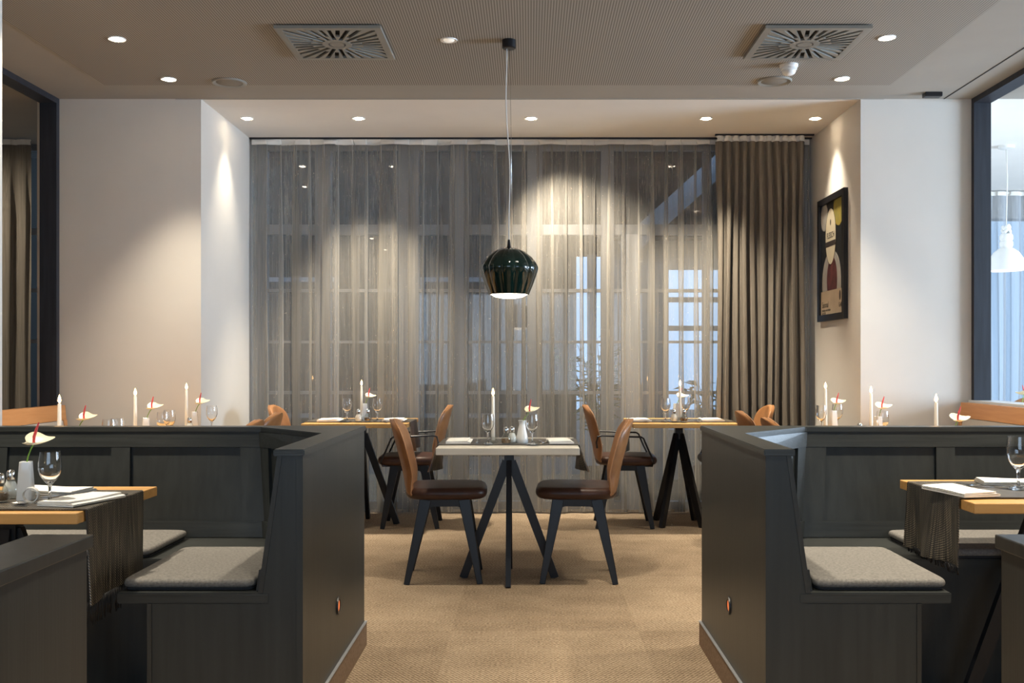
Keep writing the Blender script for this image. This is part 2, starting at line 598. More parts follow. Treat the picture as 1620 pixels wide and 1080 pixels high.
# low walls under the side openings, openings lined in dark wood
struct('wall_left', MB().box(-3.16, -3.06, 4.30, 6.57, 0, 0.86), WALL)
struct('wall_right', MB().box(2.874, 2.974, 3.30, 6.57, 0, 0.885), WALL)
struct('wall_right_front', MB().box(2.874, 2.974, -4.38, 3.30, 0, CEIL), WALL)
struct('window_left', MB().box(-3.165, -3.055, 6.53, 6.569, 0.86, CEIL).box(-3.165, -3.055, 4.30, 6.53, CEIL - 0.036, CEIL)
       .box(-3.165, -3.055, 4.30, 4.335, 0.86, CEIL - 0.036), DARKF)
struct('window_right', MB().box(2.869, 2.979, 6.53, 6.569, 0.90, CEIL).box(2.869, 2.979, 3.30, 6.53, CEIL - 0.036, CEIL)
       .box(2.869, 2.979, 3.30, 3.335, 0.90, CEIL - 0.036), DARKF)
struct('trim_4', MB().box(2.85, 3.02, 3.30, 6.568, 0.885, 0.905), WHITEM)
struct('trim_5', MB().box(-3.20, -3.02, 4.31, 6.568, 0.845, 0.862), BEECH)
# white pillar at the left edge of view
struct('pillar_left', MB().box(-3.20, -2.243, 4.14, 4.30, 0, CEIL), WALL)
# walls out of the frame that close the room
struct('wall_rear', MB().box(-7.5, -2.4, -4.5, -4.38, 0, CEIL).box(2.4, 8.0, -4.5, -4.38, 0, CEIL).box(-2.4, 2.4, -4.5, -4.38, 0, 0.5).box(-2.4, 2.4, -4.5, -4.38, 2.6, CEIL), WALL)
struct('window_added_rear', MB().box(-2.4, 2.4, -4.47, -4.41, 0.5, 0.57).box(-2.4, 2.4, -4.47, -4.41, 2.53, 2.6).box(-2.4, -2.33, -4.47, -4.41, 0.57, 2.53).box(2.33, 2.4, -4.47, -4.41, 0.57, 2.53)
       .box(-0.03, 0.03, -4.47, -4.41, 0.57, 2.53), ALU)  # unseen frame and wall opening, added around the cool fill lamp
struct('wall_far_left', MB().box(-7.5, -7.38, -4.38, 8.0, 0, CEIL), WALL)
# right side of the house: a wall with tall windows
wr = MB()
for (a, b_) in ((-4.5, -2.6), (-0.2, 0.4), (2.8, 3.4), (5.6, 6.2), (9.6, 10.4)):
    wr.box(7.88, 8.0, a, b_, 0, CEIL)
wr.box(7.88, 8.0, -4.5, 10.4, 0, 0.25).box(7.88, 8.0, -4.5, 10.4, 2.62, CEIL)
struct('wall_far_right', wr, WALL)
wb = MB().box(2.97, 3.25, 10.2, 10.4, 0, CEIL).box(7.3, 8.0, 10.2, 10.4, 0, CEIL).box(3.25, 7.3, 10.2, 10.4, 2.60, CEIL).box(3.25, 7.3, 10.2, 10.4, 0, 0.12)
struct('wall_back_far_right', wb, WALL)

# facade windows
GY = 7.95


def facade(name, x0, x1, posts, rails, material=ALU, pale=()):
    f = MB()
    for (a, b_) in posts:
        f.box(a, b_, GY - 0.035, GY + 0.045, 0, CEIL)
    xs = sorted([p for ab in posts for p in ab])
    for (z0, z1) in rails:
        f.box(x0, x1, GY - 0.022, GY + 0.032, z0, z1)
    o = struct(name, f, material)
    g = MB()
    g.bm.faces.new([g.bm.verts.new(p) for p in ((x0, GY, 0.02), (x1, GY, 0.02), (x1, GY, CEIL - 0.02), (x0, GY, CEIL - 0.02))])
    struct('pane', g, WGLASS, o)
    return o


w1 = facade('window_1', -2.135, 2.15,
            [(-2.135, -2.06), (-1.68, -1.56), (-1.03, -0.87), (-0.62, -0.50), (-0.02, 0.10), (0.56, 0.66), (1.36, 1.41), (2.08, 2.15)],
            [(0.0, 0.06), (0.90, 0.925), (1.30, 1.32), (1.70, 1.725), (2.15, 2.23), (CEIL - 0.05, CEIL)])
struct('post', MB().box(0.72, 0.86, GY - 0.05, GY + 0.06, 0, 2.15), ALUL, w1)
facade('window_2', -7.38, -3.20, [(-7.38, -7.3), (-5.9, -5.8), (-4.6, -4.5), (-3.72, -3.66), (-3.28, -3.20)],
       [(0, 0.06), (1.30, 1.33), (1.70, 1.73), (2.15, 2.2), (CEIL - 0.05, CEIL)])

# ---------------------------------------------------------------- outdoors
struct('ground_outside', MB().box(-16, 16, 8.0, 26, -0.12, -0.061), CONC)
bld = MB().box(-12, 0.75, 13.0, 15.0, -0.06, 4.6)
bo = link('sky_block_building', None)  # made-up building, put here to block the sky behind the curtain's left part
bo.location = (-5.6, 13.0, -0.06)
tag(bo, 'dark rendered building added across the yard to block the sky behind the sheer curtain', 'building')
o_ = link('facade', MB().box(-6.4, 6.2, 0, 2, 0, 4.6).mesh('facade', FACADE), bo)
for i_ in range(5):
    xx = -5.2 + i_ * 2.35
    wo = link('window', MB().box(xx, xx + 1.3, -0.05, 0.02, 0.5, 2.3).mesh('window', ALU), bo)
    link('pane', MB().box(xx + 0.06, xx + 1.24, -0.06, -0.04, 0.56, 2.24).mesh('pane', mat('night_pane', (0.02, 0.021, 0.022), 0.6)), wo)
ro = link('roof', MB().hexa([(-6.8, -0.6, 4.6), (6.6, -0.6, 4.6), (6.6, 2, 5.6), (-6.8, 2, 5.6), (-6.8, -0.6, 4.75), (6.6, -0.6, 4.75), (6.6, 2, 5.75), (-6.8, 2, 5.75)]).mesh('roof', SLATE), bo)

# sloping glazed canopy over the yard
cn = link('yard_canopy', None)
cn.location = (2.4, 8.6, 0)
tag(cn, 'slatted lean-to roof on pale raking beams outside the window', 'canopy')
for i_ in range(2):
    dy = 0.2 + i_ * 0.45
    link('beam', MB().bar((-1.6 + 0.1 * i_, dy, 2.15), (1.0 + 0.1 * i_, dy, 4.5), 0.10, 0.06).mesh('beam', ALUL), cn)
link('roof_sheet', MB().hexa([(-2.7, 2.9, 2.35), (2.4, 2.9, 2.35), (2.4, -0.4, 3.6), (-2.7, -0.4, 3.6), (-2.7, 2.9, 2.4), (2.4, 2.9, 2.4), (2.4, -0.4, 3.65), (-2.7, -0.4, 3.65)]).mesh('roof_sheet', SLATE), cn)  # sheet extended left to shut out sky light behind the curtain
for xx in (-1.75, 2.2):
    link('post', MB().box(xx, xx + 0.1, 2.75, 2.85, -0.061, 2.36).mesh('post', ALUL), cn)


gp = link('glazed_porch', None)
gp.location = (0, 9.9, -0.061)
tag(gp, 'pale grey garden porch outside, glowing blue behind the right curtain table', 'porch')
PORCH = mat('pale_porch_paint', (0.42, 0.45, 0.50), 0.7)
link('side_panel', MB().box(0.80, 1.36, 0, 0.06, 0, 2.40).mesh('side_panel', PORCH), gp)
link('side_panel', MB().box(1.96, 2.6, 0, 0.06, 0, 2.40).mesh('side_panel', PORCH), gp)
link('header', MB().box(1.36, 1.96, 0, 0.06, 2.12, 2.40).mesh('header', PORCH), gp)
link('kerb', MB().box(1.36, 1.96, 0, 0.06, 0, 0.55).mesh('kerb', PORCH), gp)
for zz in (1.52, 1.80):
    link('glazing_bar', MB().box(1.36, 1.96, 0.01, 0.05, zz, zz + 0.05).mesh('glazing_bar', PORCH), gp)
link('roof_slope', MB().hexa([(0.6, -0.3, 2.40), (2.75, -0.3, 2.40), (2.75, 0.3, 2.46), (0.6, 0.3, 2.46), (0.6, -0.3, 2.46), (2.75, -0.3, 2.46), (2.75, 0.3, 2.52), (0.6, 0.3, 2.52)]).mesh('roof_slope', SLATE), gp)


def shrub(loc, hgt, n, seed, label):
    rnd = random.Random(seed)
    root = link('potted_shrub', None)
    root.location = loc
    tag(root, label, 'plant')
    link('pot', MB().lathe([(0, 0), (0.14, 0), (0.19, 0.30), (0.165, 0.30), (0.15, 0.26), (0, 0.26)], 20).mesh('pot', FACADE, True, 40), root)
    st = MB()
    lf = MB()
    for i in range(n):
        a = rnd.uniform(0, 2 * PI)
        L = hgt * rnd.uniform(0.65, 1.0)
        sp = rnd.uniform(0.1, 0.42)
        pts = [(sp * math.cos(a) * t ** 1.6, sp * math.sin(a) * t ** 1.6, 0.26 + L * (t - 0.18 * t ** 3)) for t in (0, 0.25, 0.5, 0.75, 1)]
        st.tube(pts, [0.007, 0.006, 0.005, 0.004, 0.002], 5)
        for k in range(9):
            t = 0.35 + 0.65 * k / 8
            bpnt = Vector((sp * math.cos(a) * t ** 1.6, sp * math.sin(a) * t ** 1.6, 0.26 + L * (t - 0.18 * t ** 3)))
            aa = a + rnd.uniform(-1.6, 1.6)
            dr = Vector((math.cos(aa), math.sin(aa), rnd.uniform(-0.2, 0.7))).normalized()
            sd = dr.cross(Vector((0, 0, 1))).normalized()
            ln = rnd.uniform(0.10, 0.20)
            q = [bpnt, bpnt + dr * ln * 0.5 + sd * 0.02, bpnt + dr * ln - Vector((0, 0, 0.03)), bpnt + dr * ln * 0.5 - sd * 0.02]
            lf.bm.faces.new([lf.bm.verts.new(p) for p in q])
    link('branches', st.mesh('branches', EBONYE, True), root)
    link('foliage', lf.mesh('foliage', LEAF), root)


shrub((0.62, 8.75, -0.061), 1.45, 26, 3, 'tall leafy potted shrub outside, left of the pale window post')
shrub((1.62, 8.85, -0.061), 1.05, 16, 5, 'loose leafy potted shrub outside behind the right rear table')

# ---------------------------------------------------------------- ceiling fittings
dl_ring = MB().lathe([(0.030, 0.0), (0.044, -0.004), (0.046, 0.0), (0.046, 0.004), (0.030, 0.004)], 28).mesh('trim_ring', WHITEM, True, 40)
dl_lamp = MB().lathe([(0, -0.011), (0.016, -0.0095), (0.026, -0.005), (0.030, 0.0), (0.030, 0.003), (0, 0.003)], 24).mesh('lamp', LAMPON, True, 40)
dl_dim = MB().lathe([(0, -0.011), (0.016, -0.0095), (0.026, -0.005), (0.030, 0.0), (0.030, 0.003), (0, 0.003)], 24).mesh('lamp', LAMPOFF, True, 40)
WARM = (1.0, 0.885, 0.70)


def spot(x, y, z, watts, aim=None, size=78, blend=0.55, color=WARM):
    ld = bpy.data.lights.new('spot_lamp', 'SPOT')
    ld.energy = watts
    ld.color = color
    ld.spot_size = math.radians(size)
    ld.spot_blend = blend
    ld.shadow_soft_size = 0.05
    lo = bpy.data.objects.new('spot_lamp', ld)
    lo.location = (x, y, z)
    COL.objects.link(lo)
    d_ = Vector(aim if aim else (x, y, 0)) - Vector((x, y, z))
    lo.rotation_euler = d_.to_track_quat('-Z', 'Y').to_euler()
    return lo


def downlight(x, y, label, group, watts, aim=None, size=72, blend=0.9, zc=CEIL):
    if y < 6.23:
        zc = CEIL - 0.005
    place('downlight', [('trim_ring', dl_ring, None, []), ('lamp', dl_lamp, None, [])], (x, y, zc - 0.001), 0, label, 'ceiling light', group)
    spot(x, y, zc - 0.02, watts, aim, size, blend)


GA, GM, GF = 'downlights in the alcove ceiling', 'downlights in the perforated ceiling', 'downlights over the front of the room'
K = 1.0
downlight(-2.177, 5.333, 'lit downlight in the dark ceiling, nearest the top left corner', GM, 95 * K)
downlight(-2.174, 6.09, 'lit downlight beside the left round ceiling speaker', GM, 95 * K, None, 74)
downlight(1.876, 5.313, 'lit downlight right of the right square air vent', GM, 95 * K)
downlight(1.877, 6.08, 'lit downlight right of the smoke detector, near the panel corner', GM, 95 * K, None, 74)
downlight(-1.98, 7.088, 'lit alcove downlight tight against the left alcove wall', GA, 30 * K, None, 76, 1.0)
downlight(-1.20, 7.088, 'lit alcove downlight second from the left alcove wall', GA, 215 * K, (-1.2, 7.55, 0.3), 76)
downlight(0.009, 7.088, 'lit alcove downlight right of the pendant cord', GA, 215 * K, (0.42, 7.72, 1.75), 76)
downlight(1.236, 7.088, 'lit alcove downlight left of the gathered taupe drape top', GA, 190 * K, (1.236, 7.50, 0.3), 76)
downlight(2.002, 7.088, 'lit alcove downlight above the framed poster', GA, 48 * K, None, 76, 1.0)
# lamps over the front of the room, out of the frame; they show mirrored in the window
for y in (4.5, 3.3, 2.0, 0.6, -1.2):
    for x, side in ((-2.17, 'left'), (0.1, 'middle'), (1.876, 'right')):
        place('downlight', [('trim_ring', dl_ring, None, []), ('lamp', dl_lamp, None, [])], (x, y, CEIL - 0.005 if y > 0.5 else CEIL - 0.001), 0,
              'lit downlight of the %s row over the front of the room, above the frame' % side, 'ceiling light', GF + ', %s row' % side)
        spot(x, y, CEIL - 0.02, (165 if (y == 3.3 and x != 0.1) else 95 if y > 3 else 75 if y > 1 else 25) * K)
downlight(-4.6, 6.3, 'added downlight, out of view, lighting the curtain in the dim room beyond the left opening', None, 110, (-3.95, 7.7, 1.5), 80)  # unseen lamp, added so the left room's curtain shows
place('downlight', [('trim_ring', dl_ring, None, []), ('lamp', dl_dim, None, [])], (-0.428, 5.354, CEIL - 0.005), 0,
      'small white unlit downlight left of the black pendant canopy', 'ceiling light')


# air vents
def vent(cx, cy, label):
    root = link('air_vent', None)
    root.location = (cx, cy, CEIL - 0.004)
    tag(root, label, 'air vent', 'square swirl air vents in the ceiling')
    link('backing', MB().box(-0.25, 0.25, -0.25, 0.25, -0.006, 0.0).mesh('backing', BLACKV), root)
    s = 0.27
    # face plate: a ring frame with radial fins; slots are real gaps showing the dark plenum
    f = MB()
    for (x0, x1, y0, y1) in ((-s, s, -s, -s + 0.035), (-s, s, s - 0.035, s), (-s, -s + 0.035, -s + 0.035, s - 0.035), (s - 0.035, s, -s + 0.035, s - 0.035)):
        f.box(x0, x1, y0, y1, -0.022, -0.006)
    link('frame', f.mesh('frame', GREYM), root)
    fin = MB()
    n = 32
    R = 0.235
    fin.lathe([(0, -0.021), (0.045, -0.021), (0.045, -0.007), (0, -0.007)], 24)

    def sq(a):
        return R / max(abs(math.cos(a)), abs(math.sin(a)))
    for k in range(n):
        a = 2 * PI * (k + 0.5) / n
        ha = PI / n
        w_in = 0.0045
        r0 = 0.04 if k % 2 == 0 else 0.04
        slot = 0.022   # slot width
        # wedge fin between neighbouring slots
        aL, aR = a - ha, a + ha
        pts = []
        for (ang, sg) in ((aL, 1), (aR, -1)):
            r_out = sq(ang)
            nx, ny = -math.sin(ang) * sg, math.cos(ang) * sg
            long_slot = (round((ang) * n / (2 * PI)) % 2 == 0)
            rs = 0.078 if long_slot else 0.135
            pin = (rs * math.cos(ang), rs * math.sin(ang))
            pts.append(((0.04 * math.cos(ang), 0.04 * math.sin(ang)), pin, (pin[0] + nx * slot / 2, pin[1] + ny * slot / 2),
                        (r_out * math.cos(ang) + nx * slot / 2, r_out * math.sin(ang) + ny * slot / 2)))
        poly = [pts[0][0], pts[0][1], pts[0][2], pts[0][3]]
        # keep the square outline at the corners
        for ca in (PI / 4, 3 * PI / 4, 5 * PI / 4, 7 * PI / 4):
            if aL < ca < aR:
                poly.append((math.copysign(R, math.cos(ca)), math.copysign(R, math.sin(ca))))
        poly += [pts[1][3], pts[1][2], pts[1][1], pts[1][0]]
        fin.prism(poly, -0.021, -0.009)
    bmesh.ops.remove_doubles(fin.bm, verts=fin.bm.verts[:], dist=1e-5)
    link('grille', fin.mesh('grille', GREYM), root)


vent(-1.022, 5.37, 'square grey air vent in the ceiling left of the pendant lamp')
vent(1.46, 5.37, 'square grey air vent in the ceiling behind the smoke detector')

spk = [P('rim', MB().lathe([(0.080, 0.002), (0.080, -0.004), (0.098, -0.010), (0.104, -0.004), (0.104, 0.002)], 36), GREYM),
       P('grille', MB().lathe([(0, -0.006), (0.070, -0.006), (0.081, -0.002), (0.081, 0.002), (0, 0.002)], 36), SPKM)]
place('ceiling_speaker', spk, (-1.829, 6.16, CEIL - 0.005), 0, 'round grey ceiling speaker near the left wall, beside a lit downlight', 'speaker', 'round ceiling speakers')
place('ceiling_speaker', spk, (1.483, 6.13, CEIL - 0.005), 0, 'round grey ceiling speaker under the smoke detector', 'speaker', 'round ceiling speakers')
place('smoke_detector', [
    P('base', MB().lathe([(0, 0), (0.052, 0), (0.052, -0.012), (0.048, -0.018), (0, -0.018)], 28), WHITEM),
    P('sensor_head', MB().lathe([(0.046, -0.018), (0.046, -0.030), (0.036, -0.034), (0.040, -0.038), (0.034, -0.052), (0.020, -0.060), (0, -0.062)], 28), WHITEM)],
      (1.486, 5.80, CEIL - 0.004), 0, 'white round smoke detector hanging below the right air vent', 'smoke detector')
single('motion_sensor', MB().box(-0.055, 0.055, -0.03, 0.03, -0.028, 0.0, 0.005).mesh('motion_sensor', BLACKM), (2.556, 6.42, CEIL), 0,
       'small black box sensor on the ceiling near the right window frame', 'sensor')

# ---------------------------------------------------------------- pendant over the middle table
pl = link('pendant_lamp', None)
pl.location = (-0.11, 5.36, 0)
tag(pl, 'glossy dark green ribbed pendant lamp hanging over the middle table', 'pendant lamp')
link('canopy', MB().lathe([(0, CEIL), (0.037, CEIL), (0.037, CEIL - 0.045), (0.032, CEIL - 0.05), (0, CEIL - 0.05)], 28).mesh('canopy', BLACKM, True, 40), pl)
cpts = []
for k in range(25):
    t = k / 24
    z = CEIL - 0.05 + (1.785 - (CEIL - 0.05)) * t
    cpts.append((-0.012 - 0.010 * math.sin(t * 7.0) * math.sin(t * PI) + 0.012 * t, -0.002, z))
link('cord', MB().tube(cpts, 0.0032, 8).mesh('cord', CORDW, True), pl)
link('steel_wire', MB().tube([(0.004, 0.004, CEIL - 0.05), (0.012, 0.003, 2.3), (0.016, 0.0, 1.752)], 0.0012, 6).mesh('steel_wire', CHROME, True), pl)
link('neck', MB().lathe([(0, 1.80), (0.006, 1.80), (0.009, 1.77), (0.014, 1.752), (0, 1.752)], 16).mesh('neck', BLACKM, True, 40), pl)
prof = [(0.010, 1.757), (0.045, 1.752), (0.085, 1.736), (0.122, 1.706), (0.146, 1.674), (0.156, 1.652), (0.155, 1.640), (0.146, 1.610), (0.128, 1.560), (0.112, 1.522), (0.106, 1.508),
        (0.100, 1.508), (0.106, 1.525), (0.122, 1.562), (0.140, 1.610), (0.149, 1.645), (0.138, 1.676), (0.115, 1.702), (0.080, 1.728), (0.040, 1.744), (0.010, 1.748)]
sh = link('shade', MB().lathe(prof, 144, lobes=12, lobe_amp=0.055).mesh('shade', GREENG, True, 60), pl)
link('diffuser', MB().lathe([(0, 1.488), (0.04, 1.490), (0.075, 1.497), (0.098, 1.510), (0.098, 1.518), (0, 1.518)], 36).mesh('diffuser', BULB, True, 40), pl)
spot(-0.11, 5.36, 1.50, 16, None, 120, 0.8)

# ---------------------------------------------------------------- curtains


def folded_cloth(x0, x1, period, amp_top, amp_bot, ztop, zbot, seed, nz=26, per=14, sharp=0.55):
    """deep rounded folds with tight creases at the back"""
    rnd = random.Random(seed)
    npl = max(3, int((x1 - x0) / period))
    ph = [rnd.uniform(-0.35, 0.35) for _ in range(npl + 2)]
    am = [rnd.uniform(0.6, 1.3) for _ in range(npl + 2)]
    sk = [rnd.uniform(-0.25, 0.25) for _ in range(npl + 2)]
    nx = npl * per

    def fn(u, v):
        s = u * npl
        i = int(min(s, npl - 1e-6))
        t = s - i
        lerp = lambda arr: arr[i] * (1 - t) + arr[i + 1] * t
        zz = ztop + (zbot - ztop) * v
        k = min(1.0, v * 5.0)
        amp = (amp_top + (amp_bot - amp_top) * k) * lerp(am)
        p = 2 * PI * s + lerp(ph) * 2 * k + 0.6 * math.sin(3 * v + i) * k * 0.4
        w = 1 - 2 * abs(math.sin(p / 2)) ** 0.75
        low = 0.5 * math.sin(0.5 * p + lerp(sk) * 6 + 1.3 * v)
        y = amp * (w * (1 - 0.2 * k) + low * k)
        x = x0 + (x1 - x0) * u + period * 0.14 * k * math.sin(2 * p + lerp(sk)) + 0.012 * k * math.sin(4 * v + s)
        return (min(max(x, x0), x1), y, zz)
    return MB().grid(fn, nx, nz)


def pleated_cloth(x0, x1, period, bulge, lap, ztop, zbot, seed, nz=26):
    """knife pleats: at every pleat the cloth doubles back on itself, so three layers lie over each other"""
    rnd = random.Random(seed)
    n = int(round((x1 - x0) / period))
    p = (x1 - x0) / n
    laps = [lap * rnd.uniform(0.45, 1.8) for _ in range(n + 2)]
    bul = [bulge * rnd.uniform(0.5, 1.5) * (1 if i % 2 else -0.55) for i in range(n + 2)]
    drift = [rnd.uniform(-0.014, 0.014) for _ in range(n + 2)]
    ph = rnd.uniform(0, 6)
    per = 16

    def fn(u, v):
        s_ = u * n
        i = int(min(s_, n - 1e-6))
        t = s_ - i
        k = min(1.0, v * 3.5)
        o = laps[i] * (0.55 + 0.45 * k) * (1 - 0.35 * max(0, math.sin(v * 5 + i * 1.7)))
        if t < 0.68:
            q = t / 0.68
            xx = (p + o) * q
            yy = -bul[i] * k * math.sin(PI * q) - 0.004 * q
        elif t < 0.86:
            q = (t - 0.68) / 0.18
            xx = p + o - 2 * o * (0.5 - 0.5 * math.cos(PI * q))
            yy = -0.004 + 0.012 * q + 0.004 * math.sin(PI * q)
        else:
            q = (t - 0.86) / 0.14
            xx = p - o + o * q
            yy = 0.008 * (1 - q)
        d_ = (drift[i] * (1 - t) + drift[i + 1] * t) * v * 1.6
        wave = 0.022 * k * math.sin(2 * PI * s_ / 5.3 + ph + v) + 0.014 * k * math.sin(2 * PI * s_ / 2.2 + 2 * ph)
        x = x0 + i * p + xx + d_
        return (min(max(x, x0), x1), yy + wave, ztop + (zbot - ztop) * v)
    return MB().grid(fn, n * per, nz)


def curtain(name, x0, x1, y, period, a0, a1, seed, material, label, cat, group=None, ztop=CEIL - 0.055, head=0.0415, per=14, pleat=False):
    root = link(name, None)
    root.location = ((x0 + x1) / 2, y, 0)
    tag(root, label, cat, group)
    ox = -(x0 + x1) / 2
    if pleat:
        c = pleated_cloth(x0 + ox, x1 + ox, period, a1, a0, ztop, 0.012, seed)
        t = pleated_cloth(x0 + ox, x1 + ox, period, 0.0, a0 * 0.25, ztop + head, ztop, seed, 2)
    else:
        c = folded_cloth(x0 + ox, x1 + ox, period, a0, a1, ztop, 0.012, seed, per=per)
        t = folded_cloth(x0 + ox, x1 + ox, period, a0, a0, ztop + head, ztop, seed, nz=2, per=per)
    link('cloth', c.mesh('cloth', material, True), root)
    link('heading_tape', t.mesh('heading_tape', TAPE, True), root)
    return root


CUR = 7.70
# curtain rail
single('curtain_rail', MB().box(-0.37, 0.37, -0.012, 0.012, 0, 0.012).mesh('curtain_rail', BLACKM), (1.76, CUR - 0.12, CEIL - 0.0128), 0,
       'short dark rail carrying the gathered taupe drape', 'curtain rail')
single('curtain_rail', MB().box(-2.13, 2.145, -0.012, 0.012, 0, 0.012).mesh('curtain_rail', BLACKM), (0, CUR, CEIL - 0.0125), 0,
       'slim dark curtain rail along the alcove ceiling', 'curtain rail')
curtain('sheer_curtain', -2.115, 2.13, CUR, 0.1085, 0.018, 0.014, 11, SHEER, 'long grey sheer curtain pleated across the whole alcove window', 'curtain', pleat=True)
curtain('heavy_curtain', X(1132, 7.58), X(1274, 7.58), CUR - 0.12, 0.060, 0.018, 0.042, 23, DRAPE, 'gathered taupe heavy curtain at the right end of the alcove', 'curtain', per=18)
curtain('heavy_curtain', -4.85, -3.80, CUR, 0.11, 0.012, 0.035, 31, DRAPE, 'dark curtain in the dim room beyond the left opening', 'curtain')
curtain('sheer_curtain', 3.05, 7.3, 10.05, 0.14, 0.015, 0.040, 41, SHEERB, 'pale sheer curtain glowing blue in the room beyond the right opening', 'curtain')

# ---------------------------------------------------------------- booths


def quad_slab(mb, q, s0, s1, t0, t1, n, a, b_):
    """q: bottom-left, bottom-right, top-right, top-left; (s,t) window; from offset a to b along n"""
    bl, br, tr_, tl = [Vector(p) for p in q]

    def at(s, t):
        return (bl * (1 - s) + br * s) * (1 - t) + (tl * (1 - s) + tr_ * s) * t
    n = Vector(n)
    c = [at(s0, t0), at(s1, t0), at(s1, t1), at(s0, t1)]
    mb.hexa([p + n * a for p in c] + [p + n * b_ for p in c])
    return mb


def booth(s, xo, label):
    """s: +1 right of the aisle, -1 left of it; xo: |x| of the aisle face"""
    root = link('corner_booth', None)
    root.location = (s * xo, 3.0, 0)
    tag(root, label, 'booth', 'dark corner booths either side of the aisle')
    D = 3.0
    U1 = 2.05

    def mk(name, mb, material, par=root, lb=None):
        mb.xform(Matrix.Scale(s, 4, (1, 0, 0)))
        o = link(name, mb.mesh(name, material), par)
        if lb:
            o['label'] = lb
        return o
    d0, d1 = 0.0, 1.115            # local depth of near end and of the outer back face
    outer = mk('aisle_panel', MB().box(0, 0.02, d0, d1 - 0.02, 0.0, 0.872), EBONY)
    mk('rear_panel', MB().box(0, U1, d1 - 0.02, d1, 0.0, 0.872), EBONY)
    cap = [(-0.006, d0 - 0.008), (0.086, d0 - 0.008), (0.086, 0.68), (0.40, 1.03), (U1, 1.03), (U1, d1 + 0.006), (-0.006, d1 + 0.006)]
    cm = MB().prism(cap, 0.872, 0.8925)
    bmesh.ops.recalc_face_normals(cm.bm, faces=cm.bm.faces[:])
    bmesh.ops.bevel(cm.bm, geom=cm.bm.edges[:], offset=0.003, segments=2, affect='EDGES')
    mk('cap', cm, EBONYH)
    endp = [(0.0205, 0.0), (0.0205, 0.872), (0.062, 0.872), (0.119, 0.466), (0.119, 0.434), (0.449, 0.434), (0.449, 0.0)]
    mk('end_panel', MB().prism(endp, 0.002, 0.022, 'y'), EBONY)
    mk('edge_trim', MB().prism([(0.062, 0.872), (0.076, 0.872), (0.133, 0.466), (0.119, 0.466)], -0.001, 0.022, 'y'), EBONYE)
    mk('edge_trim', MB().box(0.449, 0.462, -0.001, 0.560, 0, 0.434), EBONYE)
    seat = [(0.10, 0.0), (0.552, 0.0), (0.552, 0.52), (U1, 0.52), (U1, 1.0), (0.10, 1.0)]
    sm = MB().prism(seat, 0.434, 0.466)
    bmesh.ops.recalc_face_normals(sm.bm, faces=sm.bm.faces[:])
    bmesh.ops.bevel(sm.bm, geom=sm.bm.edges[:], offset=0.003, segments=2, affect='EDGES')
    mk('seat_board', sm, EBONYH)
    mk('seat_front', MB().box(0.462, U1, 0.560, 0.580, 0.0, 0.434), EBONY)
    # panelled backrests: back, corner, arm
    zb, zt = 0.466, 0.872
    segs = {
        'back': ([(0.36, 0.955, zb), (U1, 0.955, zb), (U1, 1.04, zt), (0.405, 1.04, zt)], (0, -0.98, 0.2),
                 [(0.0, 0.05), (0.315, 0.36), (0.61, 0.655), (0.93, 1.0)]),
        'corner': ([(0.128, 0.66, zb), (0.36, 0.950, zb), (0.405, 1.035, zt), (0.078, 0.69, zt)], (0.72, -0.67, 0.15), [(0.0, 0.13), (0.86, 1.0)]),
        'arm': ([(0.133, 0.022, zb), (0.133, 0.66, zb), (0.078, 0.69, zt), (0.076, 0.022, zt)], (0.99, 0, 0.13), [(0.0, 0.05), (0.90, 1.0)]),
    }
    for key, (q, n, stiles) in segs.items():
        n = tuple(Vector(n).normalized())
        mk('back_board', quad_slab(MB(), q, 0, 1, 0, 1, n, -0.032, -0.017), EBONY)
        mk('rail', quad_slab(MB(), q, 0, 1, 0.0, 0.155, n, -0.017, 0.012), EBONYH)
        mk('rail', quad_slab(MB(), q, 0, 1, 0.855, 1.0, n, -0.017, 0.003), EBONYH)
        for (a, b_) in stiles:
            mk('stile', quad_slab(MB(), q, a, b_, 0.155, 0.855, n, -0.017, 0.001), EBONY)
    # carpet-covered skirting on the aisle side and round the far corner
    mk('skirting', MB().box(-0.009, -0.0005, 0.0, d1 + 0.009, 0, 0.094), SKIRT)
    mk('skirting_bead', MB().box(-0.011, -0.0005, 0.0, d1 + 0.011, 0.094, 0.098), ALU)
    # small round courtesy light low in the aisle face
    ring = MB().lathe([(0.019, 0.0), (0.022, 0.004), (0.031, 0.004), (0.032, 0.0), (0.032, -0.004), (0.019, -0.004)], 28)
    ring.xform(Matrix.Translation((-0.0015, 0.55, 0.297)) @ Matrix.Rotation(-PI / 2, 4, 'Y'))
    ro_ = mk('courtesy_light', ring, BLACKM)
    lens = MB().lathe([(0, 0.0012), (0.019, 0.0012), (0.019, -0.002), (0, -0.002)], 24)
    lens.xform(Matrix.Translation((-0.0015, 0.55, 0.297)) @ Matrix.Rotation(-PI / 2, 4, 'Y'))
    mk('lens', lens, COPPER, ro_, 'orange copper lens')
    return root


booth(-1, 0.673, 'dark panelled corner booth left of the aisle, black runner hanging before it')
booth(1, 0.700, 'dark panelled corner booth right of the aisle, below the framed poster')


def near_partition(s, xo, label):
    root = link('low_partition', None)
    root.location = (s * xo, 0.55, 0)
    tag(root, label, 'partition', 'low dark partitions in the foreground')

    def mk(name, mb, material):
        mb.xform(Matrix.Scale(s, 4, (1, 0, 0)))
        return link(name, mb.mesh(name, material), root)
    mk('panel', MB().box(0, 0.08, 0, 0.957, 0, 0.872), EBONY)
    mk('cap', MB().box(-0.006, 0.088, -0.002, 0.967, 0.872, 0.8925, 0.002), EBONYE)
    mk('skirting', MB().box(-0.009, -0.0005, 0, 0.957, 0, 0.094), SKIRT)


near_partition(-1, 0.660, 'low dark partition end in the lower left corner of the photo')
near_partition(1, 0.703, 'low dark partition end in the lower right corner of the photo')


